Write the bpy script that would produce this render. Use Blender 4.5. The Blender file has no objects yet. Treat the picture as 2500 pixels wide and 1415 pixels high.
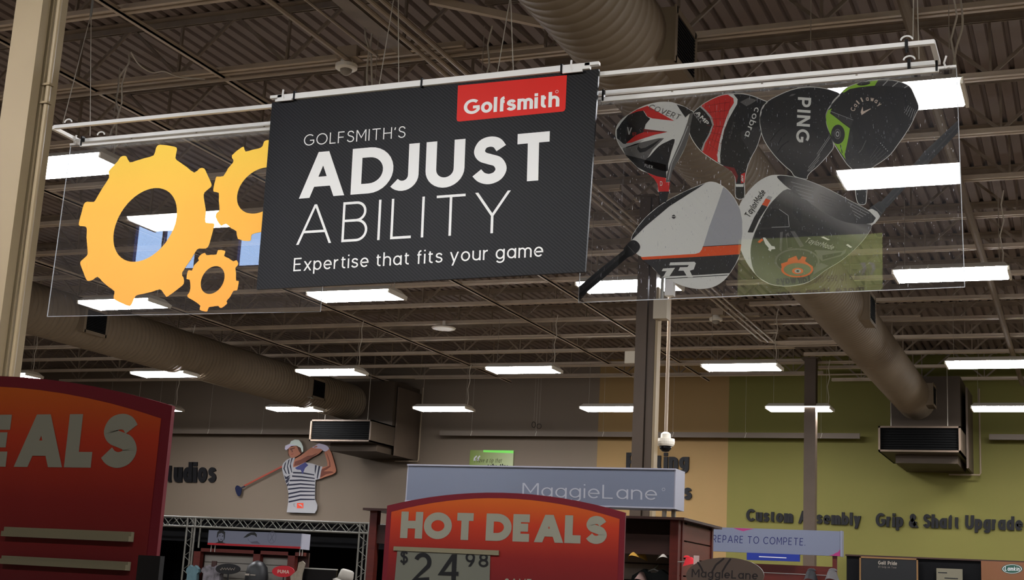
import bpy, bmesh, math, random
from mathutils import Vector, Matrix
from mathutils.geometry import tessellate_polygon
random.seed(7)
PI = math.pi
S = bpy.context.scene
COL = S.collection

# ------------------------------------------------------------------ camera
F_PX = 3396.24
YAW, PITCH, ROLL = -0.39990977, 0.21327218, -0.05360491
EYE = Vector((0, 0, 1.6))
fwd = Vector((math.sin(YAW) * math.cos(PITCH), math.cos(YAW) * math.cos(PITCH), math.sin(PITCH)))
rt = Vector((math.cos(YAW), -math.sin(YAW), 0))
dn = fwd.cross(rt)
right = rt * math.cos(ROLL) + dn * math.sin(ROLL)
down = -rt * math.sin(ROLL) + dn * math.cos(ROLL)
cam_data = bpy.data.cameras.new('camera')
cam = bpy.data.objects.new('camera', cam_data)
COL.objects.link(cam)
m = Matrix((right, -down, -fwd)).transposed().to_4x4()
m.translation = EYE
cam.matrix_world = m
cam_data.sensor_width = 36.0
cam_data.lens = F_PX / 2500 * 36.0
cam_data.clip_start = 0.05
cam_data.clip_end = 200
S.camera = cam

def ray(px, py):
    return right * (px - 1250) + down * (py - 707.5) + fwd * F_PX
def onY(px, py, Y):
    d = ray(px, py); t = (Y - EYE.y) / d.y
    return EYE + d * t
def onX(px, py, X):
    d = ray(px, py); t = (X - EYE.x) / d.x
    return EYE + d * t
def onZ(px, py, Z):
    d = ray(px, py); t = (Z - EYE.z) / d.z
    return EYE + d * t

# ------------------------------------------------------------------ world, exposure
LAMP = 112.0
w = bpy.data.worlds.new('daylight'); S.world = w
w.use_nodes = True
bg = w.node_tree.nodes['Background']
bg.inputs[0].default_value = (0.42, 0.62, 1.0, 1)
bg.inputs[1].default_value = 9.0
S.view_settings.view_transform = 'Standard'
S.view_settings.look = 'None'
S.view_settings.exposure = 0.0
S.view_settings.gamma = 1.0
S.view_settings.use_curve_mapping = False
cy = S.cycles
cy.max_bounces = 7; cy.diffuse_bounces = 3; cy.glossy_bounces = 3
cy.transmission_bounces = 4; cy.transparent_max_bounces = 12
cy.sample_clamp_indirect = 6.0
cy.caustics_reflective = False; cy.caustics_refractive = False
cy.use_denoising = True

# ------------------------------------------------------------------ materials
def lin(c):
    def f(v):
        v /= 255.0
        return v / 12.92 if v <= 0.04045 else ((v + 0.055) / 1.055) ** 2.4
    return tuple(f(v) for v in c)
MATS = {}
def mat(name, rgb=None, rough=0.6, metal=0.0, var=0.0, scale=6.0, bump=0.0, emit=0.0, rgb2=None, spec=0.18, stretch=None):
    """plain procedural material: rgb is sRGB 0-255; var mixes in a noise toward rgb2 (or a darker tone)"""
    if name in MATS: return MATS[name]
    M = bpy.data.materials.new(name); M.use_nodes = True
    nt = M.node_tree; b = nt.nodes['Principled BSDF']
    c = lin(rgb)
    b.inputs['Base Color'].default_value = (*c, 1)
    b.inputs['Roughness'].default_value = rough
    b.inputs['Metallic'].default_value = metal
    b.inputs['Specular IOR Level'].default_value = spec
    if emit:
        b.inputs['Emission Color'].default_value = (*c, 1)
        b.inputs['Emission Strength'].default_value = emit
    if var or bump:
        tc = nt.nodes.new('ShaderNodeTexCoord')
        mp = nt.nodes.new('ShaderNodeMapping')
        if stretch: mp.inputs['Scale'].default_value = stretch
        nz = nt.nodes.new('ShaderNodeTexNoise'); nz.inputs['Scale'].default_value = scale
        nz.inputs['Detail'].default_value = 4
        nt.links.new(tc.outputs['Object'], mp.inputs[0]); nt.links.new(mp.outputs[0], nz.inputs['Vector'])
        if var:
            mx = nt.nodes.new('ShaderNodeMix'); mx.data_type = 'RGBA'
            c2 = lin(rgb2) if rgb2 else tuple(v * 0.45 for v in c)
            mx.inputs[6].default_value = (*c, 1); mx.inputs[7].default_value = (*c2, 1)
            rp = nt.nodes.new('ShaderNodeMapRange')
            rp.inputs[1].default_value = 0.4; rp.inputs[2].default_value = 0.75
            rp.inputs[3].default_value = 0; rp.inputs[4].default_value = var
            nt.links.new(nz.outputs[0], rp.inputs[0]); nt.links.new(rp.outputs[0], mx.inputs[0])
            nt.links.new(mx.outputs[2], b.inputs['Base Color'])
        if bump:
            bp = nt.nodes.new('ShaderNodeBump'); bp.inputs['Strength'].default_value = bump
            bp.inputs['Distance'].default_value = 0.01
            nt.links.new(nz.outputs[0], bp.inputs['Height']); nt.links.new(bp.outputs[0], b.inputs['Normal'])
    MATS[name] = M
    return M

def mat_grad(name, axis, stops, rough=0.5, spec=0.15):
    """printed colour ramp along an object axis; stops = [(coordinate, rgb)]"""
    if name in MATS: return MATS[name]
    M = bpy.data.materials.new(name); M.use_nodes = True
    nt = M.node_tree; b = nt.nodes['Principled BSDF']
    b.inputs['Roughness'].default_value = rough
    b.inputs['Specular IOR Level'].default_value = spec
    tc = nt.nodes.new('ShaderNodeTexCoord')
    dp = nt.nodes.new('ShaderNodeVectorMath'); dp.operation = 'DOT_PRODUCT'
    dp.inputs[1].default_value = axis
    lo, hi = stops[0][0], stops[-1][0]
    rp = nt.nodes.new('ShaderNodeMapRange')
    rp.inputs[1].default_value = lo; rp.inputs[2].default_value = hi
    cr = nt.nodes.new('ShaderNodeValToRGB')
    els = cr.color_ramp.elements
    while len(els) < len(stops): els.new(0.5)
    for e, (p, c) in zip(els, stops):
        e.position = (p - lo) / (hi - lo); e.color = (*lin(c), 1)
    nt.links.new(tc.outputs['Object'], dp.inputs[0]); nt.links.new(dp.outputs['Value'], rp.inputs[0])
    nt.links.new(rp.outputs[0], cr.inputs[0]); nt.links.new(cr.outputs[0], b.inputs['Base Color'])
    MATS[name] = M
    return M

def mat_emit(name, rgb, strength):
    if name in MATS: return MATS[name]
    M = bpy.data.materials.new(name); M.use_nodes = True
    nt = M.node_tree; nt.nodes.clear()
    e = nt.nodes.new('ShaderNodeEmission'); o = nt.nodes.new('ShaderNodeOutputMaterial')
    e.inputs[0].default_value = (*lin(rgb), 1); e.inputs[1].default_value = strength
    nt.links.new(e.outputs[0], o.inputs[0]); MATS[name] = M
    return M

def mat_acrylic(name, scratch=0.5, dens=1.0):
    """clear sheet: see-through with a fresnel mirror layer and fine pale scratches and dust"""
    M = bpy.data.materials.new(name); M.use_nodes = True
    nt = M.node_tree; nt.nodes.clear(); N = nt.nodes.new; L = nt.links.new
    out = N('ShaderNodeOutputMaterial'); tr = N('ShaderNodeBsdfTransparent'); gl = N('ShaderNodeBsdfGlossy')
    tr.inputs[0].default_value = (0.93, 0.94, 0.95, 1)
    gl.inputs['Roughness'].default_value = 0.0
    fr = N('ShaderNodeFresnel'); fr.inputs[0].default_value = 1.5
    mu = N('ShaderNodeMath'); mu.operation = 'MULTIPLY'; mu.inputs[1].default_value = 2.4
    L(fr.outputs[0], mu.inputs[0])
    m1 = N('ShaderNodeMixShader'); L(mu.outputs[0], m1.inputs[0]); L(tr.outputs[0], m1.inputs[1]); L(gl.outputs[0], m1.inputs[2])
    df = N('ShaderNodeBsdfDiffuse'); df.inputs[0].default_value = (0.8, 0.8, 0.86, 1)
    tl = N('ShaderNodeBsdfTranslucent'); tl.inputs[0].default_value = (0.8, 0.8, 0.86, 1)
    ad = N('ShaderNodeMixShader'); L(df.outputs[0], ad.inputs[1]); L(tl.outputs[0], ad.inputs[2])
    tc = N('ShaderNodeTexCoord')
    acc = None
    for rot, sx, sz, thr in ((0.9, 150, 18, 0.725), (-0.7, 170, 22, 0.73), (1.3, 210, 50, 0.71)):
        mp = N('ShaderNodeMapping'); mp.inputs['Rotation'].default_value = (0, rot, 0); mp.inputs['Scale'].default_value = (sx, 1, sz)
        nz = N('ShaderNodeTexNoise'); nz.inputs['Scale'].default_value = 1.0; nz.inputs['Detail'].default_value = 1.5
        gt = N('ShaderNodeMath'); gt.operation = 'GREATER_THAN'; gt.inputs[1].default_value = thr
        L(tc.outputs['Object'], mp.inputs[0]); L(mp.outputs[0], nz.inputs['Vector']); L(nz.outputs[0], gt.inputs[0])
        if acc is None: acc = gt
        else:
            a = N('ShaderNodeMath'); a.operation = 'MAXIMUM'; L(acc.outputs[0], a.inputs[0]); L(gt.outputs[0], a.inputs[1]); acc = a
    sc = N('ShaderNodeMath'); sc.operation = 'MULTIPLY_ADD'; sc.inputs[1].default_value = 0.35 * scratch; sc.inputs[2].default_value = 0.018 * dens
    L(acc.outputs[0], sc.inputs[0])
    m2 = N('ShaderNodeMixShader'); L(sc.outputs[0], m2.inputs[0]); L(m1.outputs[0], m2.inputs[1]); L(ad.outputs[0], m2.inputs[2])
    L(m2.outputs[0], out.inputs[0]); MATS[name] = M
    return M

white_metal = mat('white_metal', (250, 249, 245), 0.35, 0.0)
white_print = mat('white_print', (246, 246, 243), 0.5, spec=0.3)
black_print = mat('black_print', (14, 14, 15), 0.5)
black_plastic = mat('black_plastic', (12, 12, 13), 0.45)
wire_grey = mat('wire_grey', (150, 142, 130), 0.5)
cord_white = mat('cord_white', (190, 182, 168), 0.6)
steel_paint = mat('painted_joist_steel', (126, 112, 97), 0.55, 0.0, var=0.5, scale=5, rgb2=(86, 74, 62))
lit_chord_paint = mat('lit_chord_steel', (184, 167, 147), 0.5, 0.0, var=0.35, scale=3, rgb2=(136, 120, 102))  # paler than the webs: light from below put into the colour
galv = mat('galvanised_sheet', (120, 108, 94), 0.42, 0.25, var=0.3, scale=2.5, rgb2=(96, 86, 74))
duct_mat = mat('duct_sheet', (118, 104, 86), 0.7, 0.0, var=0.25, scale=2, rgb2=(96, 84, 66))
column_mat = mat('column_paint', (136, 120, 94), 0.5, 0.0, var=0.25, scale=3, rgb2=(120, 105, 82))
column_far = mat('column_brown_paint', (78, 66, 55), 0.5, 0.0, var=0.3, scale=3, rgb2=(62, 52, 44))
dark_void = mat('dark_grille', (7, 7, 7), 0.95, spec=0.05)
redwood = mat('cherry_wood', (66, 22, 16), 0.45, var=0.5, scale=4, rgb2=(44, 16, 12), stretch=(1, 1, 10))
redwood_slat = mat('slat_wood', (76, 32, 18), 0.45, var=0.5, scale=3, rgb2=(54, 24, 14), stretch=(1, 1, 10))
dark_wood = mat('dark_wood', (40, 22, 18), 0.5, var=0.4, scale=4, stretch=(1, 1, 8))
alu = mat('aluminium', (150, 148, 142), 0.35, 0.7)

# ------------------------------------------------------------------ mesh helpers
class MB:
    def __init__(s): s.v = []; s.f = []
    def box(s, x0, x1, y0, y1, z0, z1):
        b = len(s.v)
        s.v += [(x, y, z) for z in (z0, z1) for y in (y0, y1) for x in (x0, x1)]
        s.f += [tuple(b + i for i in q) for q in ((0, 2, 3, 1), (4, 5, 7, 6), (0, 1, 5, 4), (2, 6, 7, 3), (0, 4, 6, 2), (1, 3, 7, 5))]
        return s
    def bar(s, p, q, a, b=None, up=Vector((0, 0, 1))):
        """square bar from p to q, a wide and b high"""
        p, q = Vector(p), Vector(q); b = b or a
        d = (q - p).normalized()
        if abs(d.dot(up)) > 0.97: up = Vector((0, 1, 0))
        sx = d.cross(up).normalized() * a / 2; sz = sx.cross(d).normalized() * b / 2
        n = len(s.v)
        for e in (p, q): s.v += [tuple(e - sx - sz), tuple(e + sx - sz), tuple(e + sx + sz), tuple(e - sx + sz)]
        s.f += [tuple(n + i for i in k) for k in ((0, 1, 2, 3), (7, 6, 5, 4), (0, 4, 5, 1), (1, 5, 6, 2), (2, 6, 7, 3), (3, 7, 4, 0))]
        return s
    def tube(s, pts, r, n=8, caps=True):
        pts = [Vector(p) for p in pts]; b = len(s.v); k = len(pts)
        rr = r if isinstance(r, (list, tuple)) else [r] * k
        prev = None
        for i, p in enumerate(pts):
            d = (pts[min(i + 1, k - 1)] - pts[max(i - 1, 0)]).normalized()
            if prev is None:
                u = d.cross(Vector((0, 0, 1)))
                if u.length < 0.05: u = d.cross(Vector((1, 0, 0)))
            else: u = prev - d * prev.dot(d)
            u.normalize(); prev = u; v = d.cross(u)
            for j in range(n):
                a = 2 * PI * j / n
                s.v.append(tuple(p + (u * math.cos(a) + v * math.sin(a)) * rr[i]))
        for i in range(k - 1):
            for j in range(n):
                s.f.append((b + i * n + j, b + i * n + (j + 1) % n, b + (i + 1) * n + (j + 1) % n, b + (i + 1) * n + j))
        if caps:
            s.f.append(tuple(b + j for j in reversed(range(n)))); s.f.append(tuple(b + (k - 1) * n + j for j in range(n)))
        return s
    def lathe(s, prof, n=24, c=(0, 0, 0)):
        """prof = [(radius, z)] about the vertical axis"""
        b = len(s.v)
        for r, z in prof:
            for j in range(n):
                a = 2 * PI * j / n
                s.v.append((c[0] + r * math.cos(a), c[1] + r * math.sin(a), c[2] + z))
        for i in range(len(prof) - 1):
            for j in range(n):
                s.f.append((b + i * n + j, b + i * n + (j + 1) % n, b + (i + 1) * n + (j + 1) % n, b + (i + 1) * n + j))
        s.f.append(tuple(b + j for j in reversed(range(n)))); s.f.append(tuple(b + (len(prof) - 1) * n + j for j in range(n)))
        return s
    def flat(s, loops, y=0.0, depth=0.0):
        """filled polygon (outer loop + holes) of (x, z) points at y; depth gives it thickness toward +y"""
        pts = [p for lp in loops for p in lp]
        tris = tessellate_polygon([[Vector((p[0], p[1], 0)) for p in lp] for lp in loops])
        b = len(s.v)
        s.v += [(p[0], y, p[1]) for p in pts]
        for t in tris:
            a = [pts[i] for i in t]
            ar = (a[1][0] - a[0][0]) * (a[2][1] - a[0][1]) - (a[2][0] - a[0][0]) * (a[1][1] - a[0][1])
            t = tuple(t) if ar > 0 else tuple(reversed(t))
            s.f.append(tuple(b + i for i in t))
        if depth:
            c = len(s.v); s.v += [(p[0], y + depth, p[1]) for p in pts]
            s.f += [tuple(c + i - b for i in reversed(f)) for f in s.f[-len(tris):]]
            o = 0
            for lp in loops:
                k = len(lp)
                for i in range(k): s.f.append((b + o + i, b + o + (i + 1) % k, c + o + (i + 1) % k, c + o + i))
                o += k
        return s
    def mesh(s, name, smooth=False):
        me = bpy.data.meshes.new(name); me.from_pydata(s.v, [], s.f); me.update()
        if smooth:
            for p in me.polygons: p.use_smooth = True
        return me

def link(name, me, M=None, parent=None, loc=None, rot=None):
    o = bpy.data.objects.new(name, me); COL.objects.link(o)
    if M is not None and me is not None and not me.materials: me.materials.append(M)
    if parent is not None: o.parent = parent
    if loc is not None: o.location = loc
    if rot is not None: o.rotation_euler = rot
    return o
def obj(name, mb, M, parent=None, loc=None, rot=None, smooth=False, label=None):
    o = link(name, mb.mesh(name, smooth), M, parent, loc, rot)
    if label: o['label'] = label
    return o
def tag(o, label, cat, group=None):
    o['label'] = label; o['category'] = cat
    if group: o['group'] = group
    return o
def thing(name, label, cat, loc=(0, 0, 0), group=None, rot=None):
    return tag(link(name, None, loc=loc, rot=rot), label, cat, group)
def struct(name, mb, M, label=None):
    o = obj(name, mb, M); o['kind'] = 'structure'
    o['label'] = label or name.replace('_', ' ') + ' of the store hall'
    return o
def shift(mb, d):
    mb.v = [(x - d[0], y - d[1], z - d[2]) for x, y, z in mb.v]; return mb

def smooth_loop(pts, n=4, closed=True):
    """Catmull-Rom through traced points"""
    out = []; k = len(pts)
    for i in range(k if closed else k - 1):
        g = lambda j: pts[j % k] if closed else pts[max(0, min(k - 1, j))]
        p0, p1, p2, p3 = g(i - 1), g(i), g(i + 1), g(i + 2)
        for j in range(n):
            t = j / n; t2, t3 = t * t, t * t * t
            out.append(tuple(0.5 * (2 * p1[a] + (p2[a] - p0[a]) * t + (2 * p0[a] - 5 * p1[a] + 4 * p2[a] - p3[a]) * t2 + (3 * p1[a] - p0[a] - 3 * p2[a] + p3[a]) * t3) for a in (0, 1)))
    if not closed: out.append(pts[-1])
    return out

# ------------------------------------------------------------------ stroke lettering
# every glyph: (advance, strokes); a stroke is a list of points and arcs (cx, cy, rx, ry, deg0, deg1); capitals are 1 high
O_ = (0.5, 0.5, 0.5, 0.5, 0, 360)
def arc(cx, cy, rx, ry, a, b): return (cx, cy, rx, ry, a, b)
X = 0.68
def spl(*pts):
    out = []; k = len(pts)
    for i in range(k - 1):
        p0, p1, p2, p3 = pts[max(i - 1, 0)], pts[i], pts[i + 1], pts[min(i + 2, k - 1)]
        for j in range(5):
            t = j / 5
            out.append(tuple(0.5 * (2 * p1[a] + (p2[a] - p0[a]) * t + (2 * p0[a] - 5 * p1[a] + 4 * p2[a] - p3[a]) * t * t + (3 * p1[a] - p0[a] - 3 * p2[a] + p3[a]) * t ** 3) for a in (0, 1)))
    return out + [pts[-1]]
S_CURVE = ((.59, .80), (.48, .95), (.31, 1.0), (.13, .94), (.05, .76), (.13, .61), (.32, .525), (.51, .44), (.60, .25), (.51, .07), (.31, 0), (.12, .06), (.0, .19))
GL = {
 'A': (.95, [[(0, 0), (.475, 1)], [(.95, 0), (.475, 1)], [(.16, .3), (.79, .3)]]),
 'B': (.66, [[(0, 0), (0, 1)], [(0, 1), (.36, 1), arc(.36, .765, .25, .235, 90, -90), (0, .53)], [(0, .53), (.38, .53), arc(.38, .265, .28, .265, 90, -90), (0, 0)]]),
 'C': (.84, [[arc(.5, .5, .5, .5, 42, 318)]]),
 'D': (.84, [[(0, .5), (0, 1), (.34, 1), arc(.34, .5, .5, .5, 90, -90), (0, 0), (0, .5)]]),
 'E': (.58, [[(.58, 1), (0, 1), (0, 0), (.58, 0)], [(0, .52), (.52, .52)]]),
 'F': (.56, [[(.56, 1), (0, 1), (0, 0)], [(0, .5), (.5, .5)]]),
 'G': (.92, [[arc(.5, .5, .5, .5, 48, 330), (.92, .45), (.55, .45)]]),
 'H': (.72, [[(0, 0), (0, 1)], [(.72, 0), (.72, 1)], [(0, .52), (.72, .52)]]),
 'I': (.0, [[(0, 0), (0, 1)]]),
 'J': (.52, [[(.52, 1), (.52, .3), arc(.24, .28, .28, .28, 0, -140)]]),
 'L': (.54, [[(0, 1), (0, 0), (.54, 0)]]),
 'M': (.86, [[(0, 0), (0, 1)], [(0.02, 1), (.43, .3), (.84, 1)], [(.86, 1), (.86, 0)]]),
 'N': (.74, [[(0, 0), (0, 1)], [(0, 1), (.74, 0)], [(.74, 0), (.74, 1)]]),
 'O': (1.0, [[O_]]),
 'P': (.62, [[(0, 0), (0, 1)], [(0, 1), (.34, 1), arc(.34, .7, .28, .3, 90, -90), (0, .4)]]),
 'R': (.64, [[(0, 0), (0, 1)], [(0, 1), (.34, 1), arc(.34, .71, .28, .29, 90, -90), (0, .42)], [(.34, .42), (.64, 0)]]),
 'S': (.60, [spl(*S_CURVE)]),
 'T': (.78, [[(0, 1), (.78, 1)], [(.39, 0), (.39, 1)]]),
 'U': (.72, [[(0, 1), (0, .36), arc(.36, .36, .36, .36, 180, 360), (.72, 1)]]),
 'W': (1.15, [[(0, 1), (.29, 0)], [(.29, 0), (.575, 1)], [(.575, 1), (.86, 0)], [(.86, 0), (1.15, 1)]]),
 'V': (.86, [[(0, 1), (.43, 0)], [(.86, 1), (.43, 0)]]),
 'Y': (.86, [[(0, 1), (.43, .42)], [(.86, 1), (.43, .42)], [(.43, 0), (.43, .45)]]),
 'X': (.8, [[(0, 0), (.8, 1)], [(0, 1), (.8, 0)]]),
 "'": (.06, [[(.06, 1), (0, .76)]]),
 '.': (.0, [[(0, 0), (0, .001)]]),
 '&': (.74, [spl((.74, .0), (.5, .26), (.24, .58), (.13, .78), (.2, .95), (.34, 1.0), (.47, .93), (.5, .79), (.4, .64), (.18, .48), (.04, .32), (.02, .15), (.12, .03), (.28, 0), (.46, .06), (.6, .2), (.7, .42))]),
 '#': (.66, [[(.1, 0), (.24, 1)], [(.42, 0), (.56, 1)], [(0, .33), (.62, .33)], [(.04, .68), (.66, .68)]]),
 '$': (.6, [spl(*[(x, .1 + .8 * y) for x, y in S_CURVE]), [(.3, 0), (.3, 1)]]),
 '1': (.24, [[(0, .8), (.24, 1)], [(.24, 1), (.24, 0)]]),
 '2': (.6, [[arc(.3, .7, .28, .3, 160, -35), (0, 0), (.6, 0)]]),
 '4': (.66, [[(.5, 0), (.5, 1)], [(.5, 1), (0, .26), (.68, .26)]]),
 '8': (.6, [[arc(.3, .755, .25, .245, 0, 360)], [arc(.3, .26, .3, .26, 0, 360)]]),
 '9': (.6, [[arc(.3, .68, .3, .32, 0, 360)], [(.6, .68), (.56, .4), (.25, 0)]]),
 'a': (.56, [[(.56, 0), (.56, X)], [arc(.28, X / 2, .28, X / 2, 0, 360)]]),
 'b': (.56, [[(0, 0), (0, 1)], [arc(.28, X / 2, .28, X / 2, 0, 360)]]),
 'c': (.5, [[arc(.28, X / 2, .28, X / 2, 45, 315)]]),
 'd': (.56, [[(.56, 0), (.56, 1)], [arc(.28, X / 2, .28, X / 2, 0, 360)]]),
 'e': (.56, [[(.0, X * .5), (.56, X * .5), arc(.28, X / 2, .28, X / 2, 2, 318)]]),
 'f': (.30, [[(.12, 0), (.12, .8), arc(.32, .8, .2, .2, 180, 95)], [(0, X), (.32, X)]]),
 'g': (.56, [[(.56, X), (.56, -.06), arc(.28, -.06, .28, .25, 0, -150)], [arc(.28, X / 2, .28, X / 2, 0, 360)]]),
 'h': (.52, [[(0, 0), (0, 1)], [(0, .4), arc(.26, .42, .26, X - .42, 180, 0), (.52, 0)]]),
 'i': (.0, [[(0, 0), (0, X)], [(0, 1), (0, 1.001)]]),
 'k': (.5, [[(0, 0), (0, 1)], [(0, .26), (.48, X)], [(.16, .38), (.5, 0)]]),
 'l': (.0, [[(0, 0), (0, 1)]]),
 'm': (.86, [[(0, 0), (0, X)], [(0, .44), arc(.215, .45, .215, X - .45, 180, 0), (.43, 0)], [(.43, .44), arc(.645, .45, .215, X - .45, 180, 0), (.86, 0)]]),
 'n': (.52, [[(0, 0), (0, X)], [(0, .4), arc(.26, .42, .26, X - .42, 180, 0), (.52, 0)]]),
 'o': (.58, [[arc(.29, X / 2, .29, X / 2, 0, 360)]]),
 'p': (.56, [[(0, -.3), (0, X)], [arc(.28, X / 2, .28, X / 2, 0, 360)]]),
 'r': (.27, [[(0, 0), (0, X)], [(0, .36), arc(.28, .38, .28, X - .38, 180, 85)]]),
 's': (.45, [spl(*[(x * .75, X * y) for x, y in S_CURVE])]),
 't': (.31, [[(.12, .9), (.12, .18), arc(.3, .18, .18, .18, 180, 285)], [(0, X), (.34, X)]]),
 'u': (.52, [[(0, X), (0, .26), arc(.26, .26, .26, .26, 180, 360), (.52, X)], [(.52, X), (.52, 0)]]),
 'v': (.54, [[(0, X), (.27, 0)], [(.54, X), (.27, 0)]]),
 'w': (.8, [[(0, X), (.2, 0)], [(.2, 0), (.4, X)], [(.4, X), (.6, 0)], [(.6, 0), (.8, X)]]),
 'x': (.52, [[(0, 0), (.52, X)], [(0, X), (.52, 0)]]),
 'y': (.56, [[(0, X), (.28, 0)], [(.56, X), (.15, -.3)]]),
 '(': (.0, [[(.1, 1), (-.02, .72), (.02, .62)]]),
}
CUTS = (0.0, 1.0, X, -0.3, .9)
def glyph_quads(ch, wt, cond=1.0):
    """quads (lists of (x, y)) for one glyph of cap height 1 and stroke weight wt; origin at its left ink edge"""
    adv, strokes = GL[ch]
    quads = []
    mx = lambda x: wt / 2 + x * cond * (1 - wt)
    my = lambda y: wt / 2 + y * (1 - wt)
    for st in strokes:
        pts = []; raw = []
        for e in st:
            if len(e) == 2: raw.append(e)
            else:
                cx, cy_, rx, ry, a0, a1 = e
                n = max(3, int(abs(a1 - a0) / 12))
                raw += [(cx + rx * math.cos(math.radians(a0 + (a1 - a0) * i / n)), cy_ + ry * math.sin(math.radians(a0 + (a1 - a0) * i / n))) for i in range(n + 1)]
        q = []
        for p in raw:
            if not q or abs(p[0] - q[-1][0]) + abs(p[1] - q[-1][1]) > 0.0005 * (1 if len(st) == 2 else 24): q.append(p)
        raw = q
        pts = [Vector((mx(x), my(y))) for x, y in raw]
        k = len(pts)
        if k == 1 or (pts[0] - pts[-1]).length < .02 and k == 2:      # a dot
            c_, h_ = pts[0], wt / 2
            quads.append((strokes.index(st), [c_ + Vector(v) * h_ for v in ((-1, -1), (1, -1), (1, 1), (-1, 1))])); continue
        for e_, o_ in ((0, 1), (-1, -2)):                             # slanting strokes end on the cut line itself
            if abs(raw[e_][0] - raw[o_][0]) > .06 and abs(raw[e_][1] - raw[o_][1]) > .2 and raw[e_][1] in (0, 1, 0.0, 1.0, X, -.3):
                pts[e_].y = {0: 0.0, 1: 1.0, X: wt + X * (1 - wt), -.3: my(-.3) - wt / 2}[raw[e_][1]]
        closed = (pts[0] - pts[-1]).length < 0.02 and k > 4
        if closed: pts = pts[:-1]; raw = raw[:-1]; k -= 1
        def nrm(a, b):
            d = (b - a).normalized(); return Vector((-d.y, d.x))
        Ls, Rs = [], []
        for i in range(k):
            if closed or 0 < i < k - 1:
                n1 = nrm(pts[i - 1], pts[i]); n2 = nrm(pts[i], pts[(i + 1) % k])
                b = n1 + n2
                if b.length < 0.3: b = n1.copy()
                b.normalize(); sc = min(1 / max(b.dot(n1), 0.3), 1.6)
                Ls.append(pts[i] + b * sc * wt / 2); Rs.append(pts[i] - b * sc * wt / 2)
            else:
                a, b = (pts[0], pts[1]) if i == 0 else (pts[-2], pts[-1])
                n = nrm(a, b); d = (b - a).normalized(); out = -d if i == 0 else d
                l, r = pts[i] + n * wt / 2, pts[i] - n * wt / 2
                if any(abs(raw[i][1] - c) < 1e-6 for c in CUTS) and abs(out.y) > 0.4:
                    yy = pts[i].y + (wt / 2 if out.y > 0 else -wt / 2)
                    if abs(raw[i][1] - .9) < 1e-6: yy = pts[i].y
                    if abs(a.x - b.x) > .04 and abs(a.y - b.y) > .1: yy = pts[i].y
                    if len(st) == 2 and ch == '.': yy = pts[i].y + (wt / 2 if out.y > 0 else -wt / 2)
                    l = l + out * ((yy - l.y) / out.y); r = r + out * ((yy - r.y) / out.y)
                elif abs(out.x) > 0.95 and len(st) == 2 and ch not in 'TAHEFt4f#e': pass
                Ls.append(l); Rs.append(r)
        si = strokes.index(st)
        for i in range(k if closed else k - 1):
            j = (i + 1) % k
            quads.append((si, [Rs[i], Rs[j], Ls[j], Ls[i]]))
    return quads, adv * cond * (1 - wt) + wt
def text_layout(s, wt, cond=1.0, gap=0.16, space=0.38):
    x = 0; out = []; prev = ''
    for ch in s:
        x += {'DJ': -.24, 'ST': -.05, 'TY': -.06, 'LI': -.05, 'LS': -.03, 'AL': .0, 'fs': -.05, 'LF': -.04, 'Ly': -.05, 'ay': -.03}.get(prev + ch, 0) * cond; prev = ch
        if ch == ' ': x += space; continue
        q, a = glyph_quads(ch, wt, cond)
        out.append((ch, x, q, a)); x += a + gap
    return out, x - gap
def text_parts(s, wt, BL, BR, TL, cond=1.0, gap=0.16, space=0.38, y=0.0, depth=0.0, eps=.00025):
    """one mesh for each letter on the plane y: BL, BR, TL are (x, z) of the baseline ends and the cap top"""
    lay, wd = text_layout(s, wt, cond, gap, space)
    BL, BR, TL = Vector(BL), Vector(BR), Vector(TL)
    u = (BR - BL) / wd; v = TL - BL
    out = []
    for ch, x0, quads, a in lay:
        mb = MB()
        for si, q in quads: add_quad(mb, [BL + u * (p.x + x0) + v * p.y for p in q], y - eps * si, depth)
        out.append(mb)
    return out
def letters(parent, s, wt, BL, BR, TL, M, name='letter', flip=False, **k):
    out = []
    for mb in text_parts(s, wt, BL, BR, TL, **k):
        o = obj(name, mb, M, parent)
        if flip: o.data.flip_normals()
        out.append(o)
    return out
def add_quad(mb, pts, y, depth):
    ar = sum(pts[i].x * pts[(i + 1) % 4].y - pts[(i + 1) % 4].x * pts[i].y for i in range(4))
    if ar < 0: pts = pts[::-1]
    b = len(mb.v); mb.v += [(p.x, y, p.y) for p in pts]; mb.f.append((b, b + 1, b + 2, b + 3))
    if depth:
        mb.v += [(p.x, y + depth, p.y) for p in pts]; c = b + 4
        mb.f.append((c + 3, c + 2, c + 1, c))
        for i in range(4):
            j = (i + 1) % 4; mb.f.append((b + i, c + i, c + j, b + j))

# ================================================================== the hall
WALL_Y = 29.3
ZC, ZD = 6.2, 6.80          # joist bottom chord, deck underside
carpet = mat('carpet', (94, 86, 76), 0.95, var=0.6, scale=40, rgb2=(72, 64, 56))
struct('floor', MB().box(-27, 9, -9, 29.5, -0.1, 0), carpet, 'brown carpet floor of the store')
deck_m = mat('roof_deck_paint', (122, 109, 101), 0.65, 0.0, var=0.45, scale=1.1, rgb2=(102, 84, 76))
d = MB(); x = -27.0
while x < 9:
    b = len(d.v)
    prof = [(x, ZD), (x + .092, ZD), (x + .107, ZD + .045), (x + .137, ZD + .045), (x + .152, ZD)]
    for yy in (-1.4 if x < -5.35 else -9, 29.5): d.v += [(px_, yy, pz) for px_, pz in prof]
    d.f += [(b + i, b + i + 1, b + 6 + i, b + 5 + i) for i in range(4)]
    x += .152
struct('ceiling', d, deck_m, 'corrugated metal roof deck')

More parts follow.
